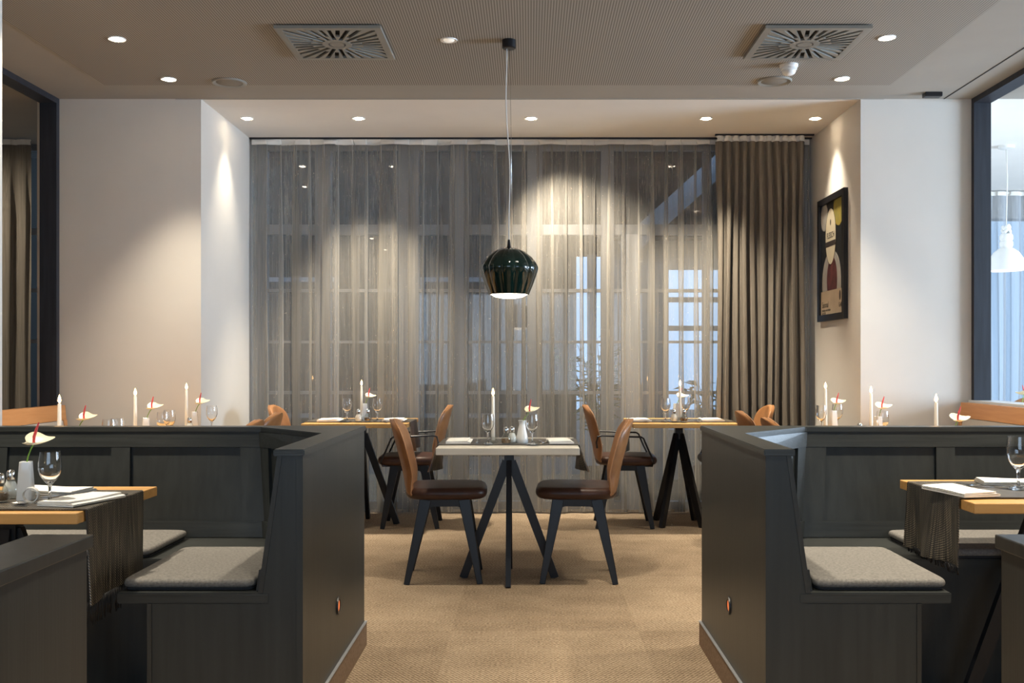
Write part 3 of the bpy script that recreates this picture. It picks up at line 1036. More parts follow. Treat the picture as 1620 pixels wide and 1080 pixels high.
# cushions
def cushion(w, d, x, y, z, label, rz=0.0):
    root = link('seat_cushion', None)
    root.location = (x, y, z)
    root.rotation_euler = (0, 0, rz)
    tag(root, label, 'cushion', 'grey felt seat cushions')
    link('pad', MB().slab(w, d, 0.008, 0.034, 0.012, 18.0, 96, dome=0.004).mesh('pad', CUSH, True, 60), root)
    link('underside', MB().slab(w - 0.012, d - 0.012, 0.0, 0.010, 0.004, 18.0, 96).mesh('underside', CUSHD, True, 60), root)


cushion(0.40, 0.55, -1.024, 3.30, 0.4666, 'grey felt seat cushion on the near bench end, left booth')
cushion(0.40, 0.55, 1.054, 3.30, 0.4666, 'grey felt seat cushion on the near bench end, right booth')
cushion(0.95, 0.42, -1.80, 3.728, 0.4666, 'long grey felt cushion on the back bench behind the left booth table')
cushion(0.95, 0.42, 1.86, 3.728, 0.4666, 'long grey felt cushion on the back bench behind the right booth table')

# ---------------------------------------------------------------- tables


def table_parts(w, d, zt, thick, top_mat, diag=False, spread=0.245):
    zb = zt - thick
    parts = [P('tabletop', MB().box(-w / 2, w / 2, -d / 2, d / 2, zb, zt, 0.003), top_mat, False)]
    parts.append(P('collar', MB().box(-0.07, 0.07, -0.07, 0.07, zb - 0.006, zb, 0.0).box(-0.026, 0.026, -0.026, 0.026, zb - 0.10, zb - 0.006), BLACKW, False))
    for k in range(4):
        a = k * PI / 2 + (PI / 4 if diag else 0)
        c, s_ = math.cos(a), math.sin(a)
        sx_, sy_ = spread if isinstance(spread, tuple) else (spread, spread)
        parts.append(P('leg', MB().bar((0.012 * c, 0.012 * s_, zb - 0.065), (sx_ * c, sy_ * s_, 0.0), 0.05, 0.027, 0.042, 0.027, side=(-s_, c, 0)), BLACKW, False))
    return parts


T_MID = table_parts(0.72, 0.72, 0.722, 0.036, PALEW)
T_OAK = table_parts(0.72, 0.70, 0.735, 0.030, OAK, True, (0.20, 0.24))
T_OAKC = table_parts(0.72, 0.70, 0.735, 0.030, OAK)
T_SIDE = table_parts(0.70, 0.60, 0.735, 0.030, OAK)
T_BOOTH = table_parts(0.69, 0.62, 0.722, 0.032, OAK, False, (0.245, 0.15))

TABLES = {}


def table(key, parts, x, y, zt, label, rz=0.0, group=None):
    place('dining_table', parts, (x, y, 0), rz, label, 'table', group)
    TABLES[key] = (x, y, zt)


GS = 'oak tables along the side walls'
table('mid', T_MID, -0.11, 5.41, 0.722, 'pale grey topped table on black raking legs in the aisle centre')
table('rl', T_OAKC, -1.19, 7.20, 0.735, 'oak topped table by the curtain, behind the left booth end', 0, 'oak tables by the curtain')
table('rr', T_OAK, 1.06, 7.20, 0.735, 'oak topped table by the curtain, behind the right booth end', 0, 'oak tables by the curtain')
table('bl', T_BOOTH, -1.63, 3.18, 0.722, 'oak table with a black runner in the left booth', 0, 'oak booth tables')
table('br', T_BOOTH, 1.695, 3.38, 0.722, 'oak table with a black runner in the right booth', 0, 'oak booth tables')
for key, x, y, lb in (('l1', -2.12, 4.62, 'oak wall table hidden behind the left booth, under the candle nearest the left opening'),
                      ('l2', -2.12, 5.38, 'oak wall table hidden behind the left booth, middle of the left wall row'),
                      ('l3', -2.15, 6.18, 'oak wall table hidden behind the left booth, closest to the beige wall'),
                      ('r1', 1.90, 4.66, 'oak wall table hidden behind the right booth, under the candle nearest the right opening'),
                      ('r2', 1.91, 5.52, 'oak wall table hidden behind the right booth, middle of the right wall row'),
                      ('r3', 1.965, 6.24, 'oak wall table hidden behind the right booth, closest to the white wall')):
    table(key, T_SIDE, x, y, 0.735, lb, 0, GS)
table('xr', T_SIDE, 3.52, 7.0, 0.735, 'oak table beyond the right opening, its flower just showing', 0)

# runners


def runner_mesh(L, W, dropL, dropR, wav, seed):
    """strip lying on the table along x (length L of table top) and hanging over both ends"""
    path = []
    rr = 0.006

    def arc(cx, cz, a0, a1, n=5):
        for k in range(n + 1):
            a = a0 + (a1 - a0) * k / n
            path.append((cx + rr * math.cos(a), cz + rr * math.sin(a)))
    n = 10
    xe = L / 2 + 0.002
    for k in range(n):
        path.append((-xe - rr, -dropL + dropL * 0.98 * k / n))
    arc(-xe, -rr + 0.0035 + 0.002, PI, PI / 2)
    for k in range(1, 8):
        path.append((-xe + 2 * xe * k / 8, 0.0055))
    arc(xe, -rr + 0.0055, PI / 2, 0)
    for k in range(1, n + 1):
        path.append((xe + rr, -dropR * k / n))
    rnd = random.Random(seed)
    N = len(path) - 1
    ph = rnd.uniform(0, 6)

    def fn(u, v):
        i = u * N
        k = min(int(i), N - 1)
        t = i - k
        x = path[k][0] * (1 - t) + path[k + 1][0] * t
        z = path[k][1] * (1 - t) + path[k + 1][1] * t
        y = (v - 0.5) * W
        if z < 0:
            dep = -z
            sg = 1 if x > 0 else -1
            x += sg * wav * dep * (0.6 + math.sin(v * 9 + ph))
            y *= 1 - 0.25 * dep * wav * 6
            z -= 0.012 * math.sin(v * 5 + ph) * min(1, dep / 0.1) * 0.5
        return (x, y, z)

    def th(u, v):
        i = min(int(u * N), N - 1)
        a, b_ = path[i], path[i + 1]
        dx, dz = b_[0] - a[0], b_[1] - a[1]
        l_ = math.hypot(dx, dz) or 1
        return (dz / l_ * 0.0035, 0, -dx / l_ * 0.0035)
    return MB().grid(fn, N, 24, th)


def fringe(W, x, z0, length, seed, n=60):
    rnd = random.Random(seed)
    m_ = MB()
    for k in range(n):
        y = (k / (n - 1) - 0.5) * W * 0.97
        l_ = length * rnd.uniform(0.75, 1.0)
        dx, dy = rnd.uniform(-0.006, 0.010), rnd.uniform(-0.008, 0.008)
        m_.tube([(x, y, z0 + 0.004), (x + dx * 0.5, y + dy * 0.6, z0 - l_ * 0.5), (x + dx, y + dy, z0 - l_)], 0.0014, 4)
    return m_


def runner(key, L, W, dl, dr, wav, seed, label, cy=0.0, fr=0.0, side=1):
    x, y, z = TABLES[key]
    root = link('table_runner', None)
    root.location = (x, y + cy, z + 0.0005)
    tag(root, label, 'table runner', 'woven black table runners')
    link('woven_strip', runner_mesh(L, W, dl, dr, wav, seed).mesh('woven_strip', RUNNER, True, 50), root)
    if fr:
        link('fringe', fringe(W, side * (L / 2 + 0.008), -(dr if side > 0 else dl), fr, seed).mesh('fringe', BLACKM, True), root)


runner('mid', 0.72, 0.40, 0.135, 0.135, 0.25, 1, 'woven runner across the pale grey middle table')
runner('rl', 0.72, 0.38, 0.20, 0.20, 0.1, 2, 'woven runner on the oak table by the curtain, left of the aisle', -0.035)
runner('rr', 0.72, 0.38, 0.20, 0.20, 0.1, 3, 'woven runner on the oak table by the curtain, right of the aisle', -0.035)
runner('bl', 0.69, 0.43, 0.15, 0.27, 0.03, 4, 'long black woven runner hanging off the left booth table', -0.05, 0.07, 1)
runner('br', 0.69, 0.43, 0.22, 0.15, 0.10, 5, 'black woven runner hanging off the right booth table', 0.0, 0.022, -1)
ZR = 0.0065    # top of a runner above the table top

# ---------------------------------------------------------------- chairs


def chair_parts(arm=False):
    parts = []
    seat = MB().slab(0.43, 0.43, 0.438, 0.500, 0.030, 5.0, 56, c=(0.012, 0), dome=0.004, taper=lambda t: 1.0 - 0.05 * max(0, -t))
    parts.append(P('seat', seat, LEATHD, True, 70, 'dark brown leather seat'))
    # back shell
    cl = [(-0.165, 0.458), (-0.182, 0.475), (-0.192, 0.51), (-0.200, 0.56), (-0.216, 0.63), (-0.237, 0.71), (-0.258, 0.79), (-0.274, 0.848)]

    def centre(v):
        s = v * (len(cl) - 1)
        i = min(int(s), len(cl) - 2)
        t = s - i
        return (cl[i][0] * (1 - t) + cl[i + 1][0] * t, cl[i][1] * (1 - t) + cl[i + 1][1] * t)

    def half(v):
        if v < 0.72:
            return 0.188 + 0.017 * math.sin(v / 0.72 * PI * 0.5)
        q = (v - 0.72) / 0.28
        return 0.205 * max(0.02, (1 - q ** 2.6)) ** 0.5

    def front(u, v):
        c = centre(v)
        w = half(v)
        y = (u * 2 - 1) * w
        conc = 0.038 * (y / 0.2) ** 2 * min(1, v * 2.2)
        e = abs(u * 2 - 1)
        th = 0.021 * (1 - e ** 6) ** 0.5
        return (c[0] + conc + th, y, c[1])

    def back(u, v):
        e = abs(u * 2 - 1)
        th = 0.021 * (1 - e ** 6) ** 0.5 * 2
        return (-th - 1e-5, 0, 0)
    pipe = []
    for k in range(0, 21):
        v = 0.05 + 0.95 * k / 20 * 0.999
        c = centre(v)
        y = -half(v)
        pipe.append((c[0] + 0.038 * (y / 0.2) ** 2 * min(1, v * 2.2) + 0.002, y * 1.004, c[1]))
    pipe2 = [(a, -b_, c_) for (a, b_, c_) in reversed(pipe)]
    piping = P('piping', MB().tube(pipe + pipe2, 0.0035, 6), STITCH)
    parts.append(P('backrest', MB().grid(front, 20, 30, back), LEATHER, True, 80, 'tan leather curved backrest', [piping]))
    for sy in (-1, 1):
        rail = MB().prism([(-0.125, 0.438), (-0.105, 0.385), (-0.06, 0.400), (0.07, 0.400), (0.115, 0.385), (0.135, 0.438)], sy * 0.150 - 0.016, sy * 0.150 + 0.016, 'y')
        parts.append(P('side_rail', rail, BLACKW, False))
        for (xt, xf) in ((0.105, 0.188), (-0.095, -0.192)):
            parts.append(P('leg', MB().bar((xt, sy * 0.150, 0.437), (xf, sy * 0.182, 0.0), 0.062, 0.034, 0.030, 0.026, side=(0, 1, 0), bev=0.003), BLACKW, False))
    parts.append(P('cross_rail', MB().box(-0.02, 0.02, -0.135, 0.135, 0.405, 0.437), BLACKW, False))
    if arm:
        for sy in (-1, 1):
            pts = [(-0.195, sy * 0.206, 0.56), (-0.200, sy * 0.216, 0.60), (-0.190, sy * 0.222, 0.640), (-0.16, sy * 0.224, 0.647), (0.02, sy * 0.226, 0.640), (0.105, sy * 0.226, 0.638),
                   (0.122, sy * 0.226, 0.628), (0.16, sy * 0.220, 0.54), (0.195, sy * 0.212, 0.468), (0.185, sy * 0.19, 0.436), (0.12, sy * 0.15, 0.434)]
            parts.append(P('armrest', MB().tube(pts, 0.0065, 8), BLACKM))
    return parts


CH = chair_parts(False)
CHA = chair_parts(True)
GC = 'brown leather dining chairs'
place('dining_chair', CH, (-0.455, 5.425, 0), 0.05, 'brown leather chair left of the pale middle table, facing right', 'chair', GC)
place('dining_chair', CH, (0.262, 5.43, 0), PI - 0.05, 'brown leather chair right of the pale middle table, facing left', 'chair', GC)
place('dining_armchair', CHA, (-0.835, 7.165, 0), PI + 0.03, 'brown leather armchair with black wire arms, right of the left curtain table', 'chair', GC)
place('dining_armchair', CHA, (0.665, 7.165, 0), -0.03, 'brown leather armchair with black wire arms, left of the right curtain table', 'chair', GC)
place('dining_chair', CH, (-1.55, 7.15, 0), 0.0, 'tan leather chair back peeking over the left booth by the curtain', 'chair', GC)
place('dining_armchair', CHA, (1.43, 7.15, 0), PI, 'tan leather chair back peeking over the right booth before the drape', 'chair', GC)
place('dining_chair', CH, (-1.785, 6.08, 0), PI, 'dark chair back overlapping the tan chair above the left booth', 'chair', GC)
place('dining_chair', CH, (1.575, 6.30, 0), 0.0, 'rounded brown chair back above the right booth, left of the tan one', 'chair', GC)
place('dining_chair', CH, (-1.70, 5.32, 0), PI, 'chair top barely showing over the left booth, left of the dark chair back', 'chair', GC)
place('dining_chair', CH, (1.56, 5.52, 0), 0.0, 'chair top barely showing over the right booth, in front of the tan chair', 'chair', GC)
place('dining_chair', [(n, me, None, s) for (n, me, l, s) in chair_parts(False)], (4.44, 9.25, 0), PI / 2 + 0.2,
      'brown chair before the blue curtain beyond the right opening', 'chair', GC)

# ---------------------------------------------------------------- table ware
wg_prof = [(0, 0.0), (0.030, 0.0), (0.031, 0.002), (0.018, 0.005), (0.006, 0.011), (0.0042, 0.020), (0.0042, 0.048), (0.007, 0.058), (0.018, 0.070), (0.028, 0.086), (0.033, 0.104), (0.0325, 0.124), (0.0285, 0.155),
           (0.0275, 0.155), (0.0313, 0.124), (0.0318, 0.104), (0.0268, 0.087), (0.0168, 0.072), (0.006, 0.063), (0, 0.061)]
WG = MB().lathe(wg_prof, 32).mesh('wine_glass', GLASS, True, 60)


def wine_glass(x, y, z, label, sc=1.0):
    o = single('wine_glass', WG, (x, y, z), 0, label, 'wine glass', 'stemmed wine glasses')
    o.scale = (sc, sc, sc)


CANDLES = {}


def candle(x, y, z, hgt, label, holder_label):
    hp = MB().lathe([(0, 0), (0.026, 0), (0.028, 0.006), (0.022, 0.012), (0.017, 0.024), (0.0155, 0.030), (0.0112, 0.030), (0.0112, 0.010), (0, 0.010)], 24).mesh('candle_holder', TGLASS, True, 40)
    single('candle_holder', hp, (x, y, z), 0, holder_label, 'candle holder', 'glass candle holders')
    h = hgt
    wax = P('wax', MB().lathe([(0, 0), (0.0105, 0), (0.0105, 0.02), (0.0075, h - 0.004), (0.005, h), (0, h - 0.003)], 20), WAX)
    wick = P('wick', MB().tube([(0, 0, h - 0.004), (0.0008, 0, h + 0.008)], 0.0009, 6), WICK)
    fl = P('flame', MB().lathe([(0, h + 0.001), (0.0045, h + 0.005), (0.0075, h + 0.013), (0.006, h + 0.023), (0.0026, h + 0.034), (0, h + 0.041)], 16), FLAME)
    place('taper_candle', [wax, wick, fl], (x, y, z + 0.0105), 0, label, 'candle', 'lit white taper candles')


sh_body = MB().lathe([(0, 0.001), (0.018, 0.0), (0.023, 0.006), (0.026, 0.020), (0.022, 0.038), (0.0135, 0.054), (0.0115, 0.064), (0.0105, 0.064), (0.0125, 0.053), (0.020, 0.037), (0.0243, 0.020), (0.021, 0.006), (0, 0.005)], 24).mesh('body', TGLASS, True, 60)
sh_salt = MB().lathe([(0, 0.0055), (0.0205, 0.0065), (0.0238, 0.020), (0.0195, 0.037), (0.012, 0.053), (0, 0.053)], 24).mesh('contents', SALT, True, 60)
sh_pep = MB().lathe([(0, 0.0055), (0.0205, 0.0065), (0.0238, 0.020), (0.0222, 0.028), (0, 0.028)], 24).mesh('contents', PEPPER, True, 60)
sh_cap = MB().lathe([(0.0122, 0.058), (0.0128, 0.066), (0.0128, 0.078), (0.010, 0.086), (0, 0.089)], 24).mesh('cap', CHROME, True, 60)


def shaker(x, y, z, kind, label):
    place(kind + '_shaker', [('body', sh_body, None, [('contents', sh_salt if kind == 'salt' else sh_pep, None, [])]), ('cap', sh_cap, None, [])], (x, y, z), 0, label,
          kind + ' shaker', kind + ' shakers on the tables')


VASE_R = MB().lathe([(0, 0.0), (0.031, 0.0), (0.033, 0.004), (0.030, 0.03), (0.022, 0.07), (0.0165, 0.095), (0.0175, 0.108), (0.0215, 0.118), (0.0195, 0.118), (0.0155, 0.108), (0.0145, 0.095), (0.0145, 0.07), (0.0145, 0.032), (0.0, 0.032)], 28).mesh('bud_vase', PORC, True, 60)
VASE_S = MB().lathe([(0, 0.0), (0.0225, 0.0), (0.0235, 0.004), (0.0165, 0.117), (0.0155, 0.118), (0.0125, 0.118), (0.0115, 0.112), (0.0115, 0.032), (0.0, 0.032)], 40, square=True).mesh('bud_vase', PORC, True, 40)


def vase(x, y, z, label, sq=True, rz=0.3):
    single('bud_vase', VASE_S if sq else VASE_R, (x, y, z), rz, label, 'vase', 'white porcelain bud vases')


def flower(x, y, z, label, lean=0.02, up=0.09, turn=0.0, tip=0.085, pitch=0.12, head=0.0):
    """anthurium standing in a vase; z = foot of the stem; local +x is where the spathe points"""
    base = 0.045
    top = Vector((lean, 0, 0.118 + up))
    pts = [(lean * (1.06 * t_ ** 3 - 0.06), 0, base + (top.z - base) * t_) for t_ in (0, 0.2, 0.4, 0.55, 0.7, 0.85, 1.0)]
    stem = P('stem', MB().tube(pts, 0.0021, 8), STEM)
    L = tip

    def sp(u, v):
        # heart-shaped, dished leaf
        a = (u - 0.5) * 2 * PI
        r = v
        hx = L * (0.42 * math.cos(a) + 0.30 * math.exp(-(a / 0.5) ** 2) + 0.16 * math.exp(-((abs(a) - PI) / 0.4) ** 2)) * r
        hy = L * 0.44 * math.sin(a) * (1 - 0.12 * math.cos(a)) * r
        hz = 0.004 * r * r + 0.16 * L * (hy / (0.42 * L)) ** 2 + 0.30 * hx * hx / L + pitch * hx + 0.38 * hy
        return (top.x + hx, hy, top.z + hz)
    spathe = P('spathe', MB().grid(sp, 40, 8, lambda u, v: (0, 0, -0.0012)), SPATHE, True, 60)
    spx = P('spadix', MB().tube([(top.x, 0, top.z), (top.x - 0.001 + head, 0, top.z + 0.020), (top.x + 0.003 + head * 2, 0, top.z + 0.042), (top.x + 0.008 + head * 3, 0, top.z + 0.064)], [0.0040, 0.0046, 0.0042, 0.0020], 10), SPADIX)
    place('anthurium', [stem, spathe, spx], (x, y, z), turn, label, 'flower', 'cream anthurium stems in bud vases')


def napkin_mesh(w, d):
    # one cloth folded back and forth: a serpentine profile pulled along the depth
    prof = []
    t = 0.0042
    lay = 3
    for i in range(lay):
        z = 0.001 + i * 0.0052
        a, b_ = -w / 2 + 0.003 * i, w / 2 - 0.006 * i
        prof.append(((a, b_) if i % 2 == 0 else (b_, a), z))
    cl = []
    for i, ((a, b_), z) in enumerate(prof):
        n = 6
        for k in range(n + 1):
            cl.append((a + (b_ - a) * k / n, z))
        if i < lay - 1:
            z2 = prof[i + 1][1]
            sg = 1 if b_ > a else -1
            cl.append((b_ + sg * 0.003, (z + z2) / 2))
    N = len(cl) - 1

    def fn(u, v):
        i = min(int(u * N), N - 1)
        f = u * N - i
        x = cl[i][0] * (1 - f) + cl[i + 1][0] * f
        z = cl[i][1] * (1 - f) + cl[i + 1][1] * f
        y = (v - 0.5) * d * (1 - 0.02 * (z / 0.012))
        return (x, y, z + 0.0015 * math.sin(v * 7 + x * 30) * (z / 0.014))

    def th(u, v):
        return (0, 0, t)
    return MB().grid(fn, N, 10, th).mesh('napkin', NAPKIN, True, 50)


NAP = napkin_mesh(0.125, 0.23)
NAPW = napkin_mesh(0.15, 0.20)


def napkin(x, y, z, label, rz=0.0, big=False):
    single('napkin', NAPW if big else NAP, (x, y, z), rz, label, 'napkin', 'folded white napkins')


def strip(mb, st, thick=0.0016):
    """cutlery body: stations (x, half width, z)"""
    A = []
    for (x, w, z) in st:
        A.append([mb.bm.verts.new(p) for p in ((x, -w, z), (x, w, z), (x, w, z + thick), (x, -w, z + thick))])
    for p, q in zip(A, A[1:]):
        for k in range(4):
            mb.bm.faces.new((p[k], p[(k + 1) % 4], q[(k + 1) % 4], q[k]))
    mb.bm.faces.new(list(reversed(A[0])))
    mb.bm.faces.new(A[-1])
    return mb


kn_h = strip(MB(), [(-0.105, 0.004, 0.001), (-0.09, 0.007, 0.001), (-0.01, 0.0045, 0.001), (0.0, 0.004, 0.001)], 0.004).mesh('handle', CHROME, True, 50)
kn_b = strip(MB(), [(0.0, 0.004, 0.002), (0.01, 0.008, 0.002), (0.08, 0.009, 0.002), (0.10, 0.006, 0.002), (0.108, 0.001, 0.002)], 0.0014).mesh('blade', CHROME, True, 50)
fk_h = strip(MB(), [(-0.10, 0.004, 0.001), (-0.085, 0.0075, 0.001), (-0.02, 0.0035, 0.004), (0.03, 0.003, 0.006)], 0.002).mesh('handle', CHROME, True, 50)
_fk = strip(MB(), [(0.03, 0.003, 0.006), (0.04, 0.010, 0.004), (0.058, 0.012, 0.002)], 0.0016)
for _k in range(4):
    _y = -0.0105 + 0.007 * _k
    _fk.bar((0.0575, _y, 0.0028), (0.098, _y, 0.006), 0.0032, 0.0016, 0.0018, 0.0012, side=(0, 0, 1))
fk_t = _fk.mesh('tines', CHROME, True, 50)
sp_h = strip(MB(), [(-0.09, 0.004, 0.001), (-0.078, 0.007, 0.001), (-0.02, 0.0033, 0.004), (0.028, 0.003, 0.006)], 0.002).mesh('handle', CHROME, True, 50)


def _bowl(u, v):
    a = u * 2 * PI
    return (0.055 + 0.029 * v * math.cos(a), 0.018 * v * math.sin(a), 0.0015 + 0.006 * v * v)


sp_b = MB().grid(_bowl, 24, 5, lambda u, v: (0, 0, 0.0012)).mesh('bowl', CHROME, True, 60)


def cutlery(kind, x, y, z, rz, label):
    parts = {'knife': [('handle', kn_h, None, []), ('blade', kn_b, None, [])], 'fork': [('handle', fk_h, None, []), ('tines', fk_t, None, [])],
             'spoon': [('handle', sp_h, None, []), ('bowl', sp_b, None, [])]}[kind]
    place(kind, parts, (x, y, z), rz, label, kind, 'steel cutlery')


def zt(k):
    return TABLES[k][2]


# --- pale middle table
z = zt('mid') + ZR
napkin(-0.372, 5.34, z, 'folded white napkin at the left end of the pale middle table')
napkin(0.158, 5.34, z, 'folded white napkin at the right end of the pale middle table', 0.06)
cutlery('knife', 0.06, 5.36, z, PI / 2 + 0.1, 'steel knife left of the right napkin on the middle table')
cutlery('fork', -0.275, 5.38, z, PI / 2, 'steel fork right of the left napkin on the middle table')
cutlery('spoon', 0.085, 5.30, z, PI / 2 - 0.3, 'steel spoon beside the right napkin on the middle table')
wine_glass(-0.216, 5.23, z, 'wine glass in front of the candle on the pale middle table')
wine_glass(0.012, 5.205, z, 'wine glass right of the white vase on the pale middle table')
candle(-0.193, 5.33, z, 0.235, 'lit white candle on the pale middle table', 'glass candle holder on the pale middle table')
shaker(-0.122, 5.23, z, 'pepper', 'pepper shaker in the centre of the pale middle table')
shaker(-0.092, 5.285, z, 'salt', 'salt shaker behind the pepper on the pale middle table')
vase(-0.040, 5.30, z, 'white flared bud vase on the pale middle table', False)
flower(-0.040, 5.30, z, 'cream anthurium in the flared vase on the middle table', 0.04, 0.045, 0.15, 0.075, 0.15)

# --- left rear table
z = zt('rl') + ZR
napkin(X(520, 7.0), 7.06, z, 'folded napkin at the left end of the left curtain table', 0, True)
napkin(X(622, 7.0), 7.08, z, 'folded napkin at the right end of the left curtain table', 0, True)
cutlery('fork', X(541, 7.0), 7.02, z, PI / 2, 'fork right of the left napkin on the left curtain table')
cutlery('knife', X(609, 7.0), 7.02, z, PI / 2 + 0.2, 'knife by the right napkin on the left curtain table')
wine_glass(X(549, 7.0), 7.0, z, 'wine glass left of the candle on the left curtain table', 1.03)
wine_glass(X(597, 7.02), 7.02, z, 'wine glass right of the candle on the left curtain table', 1.03)
candle(X(572, 7.08), 7.08, z, 0.235, 'lit white candle on the curtain table left of the aisle', 'glass candle holder on the left curtain table')
shaker(X(567, 6.98), 6.98, z, 'salt', 'salt shaker on the left curtain table')
shaker(X(582, 6.99), 6.99, z, 'pepper', 'pepper shaker on the left curtain table')
vase(X(577, 7.16), 7.16, z, 'white square bud vase behind the candle on the left curtain table')
flower(X(577, 7.16), 7.16, z, 'cream anthurium on the left curtain table', 0.028, 0.045, 0.1, 0.075, -0.05)

# --- right rear table
z = zt('rr') + ZR
napkin(X(1012, 7.0), 7.06, z, 'folded napkin at the left end of the right curtain table', 0, True)
napkin(X(1128, 7.0), 7.08, z, 'folded napkin at the right end of the right curtain table', 0, True)
cutlery('knife', X(1029, 7.0), 7.02, z, PI / 2 - 0.5, 'knife by the left napkin on the right curtain table')
cutlery('fork', X(1103, 7.0), 7.02, z, PI / 2, 'fork by the right napkin on the right curtain table')
wine_glass(X(1053, 7.0), 7.0, z, 'wine glass left of the shakers on the right curtain table', 1.03)
wine_glass(X(1085, 7.24), 7.24, z, 'wine glass behind the candle on the right curtain table', 1.03)
candle(X(1076, 6.98), 6.98, z, 0.235, 'lit white candle on the curtain table right of the aisle', 'glass candle holder on the right curtain table')
shaker(X(1066, 6.98), 6.97, z, 'salt', 'salt shaker on the right curtain table')
shaker(X(1082, 6.96), 6.95, z, 'pepper', 'pepper shaker on the right curtain table')
vase(X(1070, 7.14), 7.14, z, 'white square bud vase behind the shakers on the right curtain table')
flower(X(1070, 7.14), 7.14, z, 'cream anthurium on the right curtain table', 0.030, 0.045, 0.0, 0.08, -0.02)

# --- wall tables, left row
for k, cpx, cd, hh, vpx, vd, word, tip in (('l1', 94, 4.60, 0.218, 122, 4.66, 'nearest the left opening', 0.085), ('l2', 214, 5.34, 0.228, 231, 5.42, 'middle of the left wall row', 0.085),
                                           ('l3', 295, 6.16, 0.238, 308, 6.10, 'before the beige wall and alcove corner', 0.085)):
    z = zt(k)
    candle(X(cpx, cd), cd, z, hh, 'lit white candle above the left booth, %s' % word, 'glass candle holder above the left booth, %s' % word)
    vase(X(vpx, vd), vd, z, 'white bud vase above the left booth, %s' % word)
    flower(X(vpx, vd), vd, z, 'cream anthurium above the left booth, %s' % word, 0.03, 0.035 if k == 'l1' else 0.05, 0.1, tip, 0.05)
wine_glass(X(173, 4.62), 4.62, zt('l1'), 'left of two glasses just clearing the left booth top')
wine_glass(X(186, 4.68), 4.68, zt('l1'), 'right of two glasses just clearing the left booth top')
wine_glass(X(258, 5.30), 5.30, zt('l2'), 'front wine glass right of the middle anthurium above the left booth')
wine_glass(X(268, 5.52), 5.52, zt('l2'), 'rear wine glass right of the middle anthurium above the left booth')
wine_glass(X(335, 6.1), 6.1, zt('l3'), 'wine glass before the pale alcove wall above the left booth')
shaker(X(300, 6.02), 6.02, zt('l3'), 'salt', 'salt shaker beside the rearmost left wall candle')

# --- wall tables, right row
for k, cpx, cd, hh, vpx, vd, word in (('r1', 1481, 4.66, 0.220, 1508, 4.64, 'nearest the right opening'), ('r2', 1378, 5.50, 0.236, 1389, 5.58, 'before the white wall'),
                                      ('r3', 1306, 6.22, 0.243, 1318, 6.24, 'under the framed poster')):
    z = zt(k)
    candle(X(cpx, cd), cd, z, hh, 'lit white candle above the right booth, %s' % word, 'glass candle holder above the right booth, %s' % word)
    vase(X(vpx, vd), vd, z, 'white bud vase above the right booth, %s' % word)
    flower(X(vpx, vd), vd, z, 'cream anthurium above the right booth, %s' % word, 0.022, 0.045 if k != 'r1' else 0.03, 0.1, 0.085, 0.04, 0.002)
wine_glass(X(1299, 6.1), 6.1, zt('r3'), 'wine glass left of the candle under the poster')
wine_glass(X(1325, 6.3), 6.3, zt('r3'), 'wine glass right of the candle under the poster')
wine_glass(X(1396, 5.42), 5.42, zt('r2'), 'wine glass right of the candle before the white wall')
shaker(X(1360, 5.46), 5.46, zt('r2'), 'pepper', 'pepper shaker left of the candle before the white wall')

# --- left booth table
z = zt('bl') + ZR
wine_glass(X(79, 3.02), 3.02, z, 'large wine glass on the left booth table', 1.0)
vase(X(41, 3.10), 3.10, z, 'white square bud vase on the left booth table', True, 0.2)
flower(X(41, 3.10), 3.10, z, 'cream anthurium on the left booth table', 0.022, 0.055, 0.25, 0.085, 0.02, 0.0022)
napkin(X(128, 3.05), 3.06, z, 'folded white napkin at the aisle end of the left booth table', -0.28)
napkin(X(86, 3.28), 3.27, z, 'folded white napkin behind the vase on the left booth table', 1.35)
shaker(X(17, 3.14), 3.14, z, 'salt', 'salt shaker left of the vase on the left booth table')
shaker(X(0, 3.05), 3.05, z, 'pepper', 'pepper shaker at the left edge on the left booth table')
cutlery('spoon', X(62, 2.98), 2.97, z, PI - 0.2, 'spoon below the vase on the left booth table')
cutlery('fork', X(118, 3.2), 3.19, z, 0.35, 'fork behind the aisle-end napkin on the left booth table')
cutlery('knife', X(165, 3.12), 3.12, z, PI / 2 - 0.3, 'knife on the runner near the edge of the left booth table')
candle(-1.80, 3.14, z, 0.22, 'lit candle left of the shakers on the left booth table', 'glass candle holder on the left booth table')
single('napkin_ring', MB().lathe([(0.020, -0.012), (0.023, -0.012), (0.024, 0.0), (0.023, 0.012), (0.020, 0.012), (0.019, 0.0), (0.020, -0.012)], 28).xform(Matrix.Translation((0, 0, 0.0242)) @ Matrix.Rotation(PI / 2, 4, 'X'))
       .mesh('napkin_ring', PORC, True, 60), (X(46, 3.02), 3.03, z), 0.2, 'white porcelain ring before the vase on the left booth table', 'napkin ring')

# --- right booth table
z = zt('br') + ZR
wine_glass(X(1611, 3.36), 3.36, z, 'large wine glass on the right booth table', 1.13)
napkin(X(1520, 3.26), 3.27, z, 'folded white napkin at the aisle end of the right booth table', 0.20)
napkin(X(1600, 3.52), 3.50, z, 'folded white napkin at the back of the right booth table', 1.4)
cutlery('fork', X(1560, 3.45), 3.44, z, PI - 0.45, 'fork between the napkins on the right booth table')
cutlery('knife', X(1582, 3.36), 3.40, z, PI - 0.55, 'knife between the napkins on the right booth table')
candle(1.84, 3.42, z, 0.22, 'lit candle beyond the glass on the right booth table', 'glass candle holder on the right booth table')

# --- beyond the right opening
z = zt('xr')
vase(X(1617, 6.85), 6.85, z, 'white bud vase beyond the right opening')
flower(X(1617, 6.85), 6.85, z, 'cream anthurium beyond the right opening', -0.01, 0.08, PI - 0.2, 0.075, 0.02)

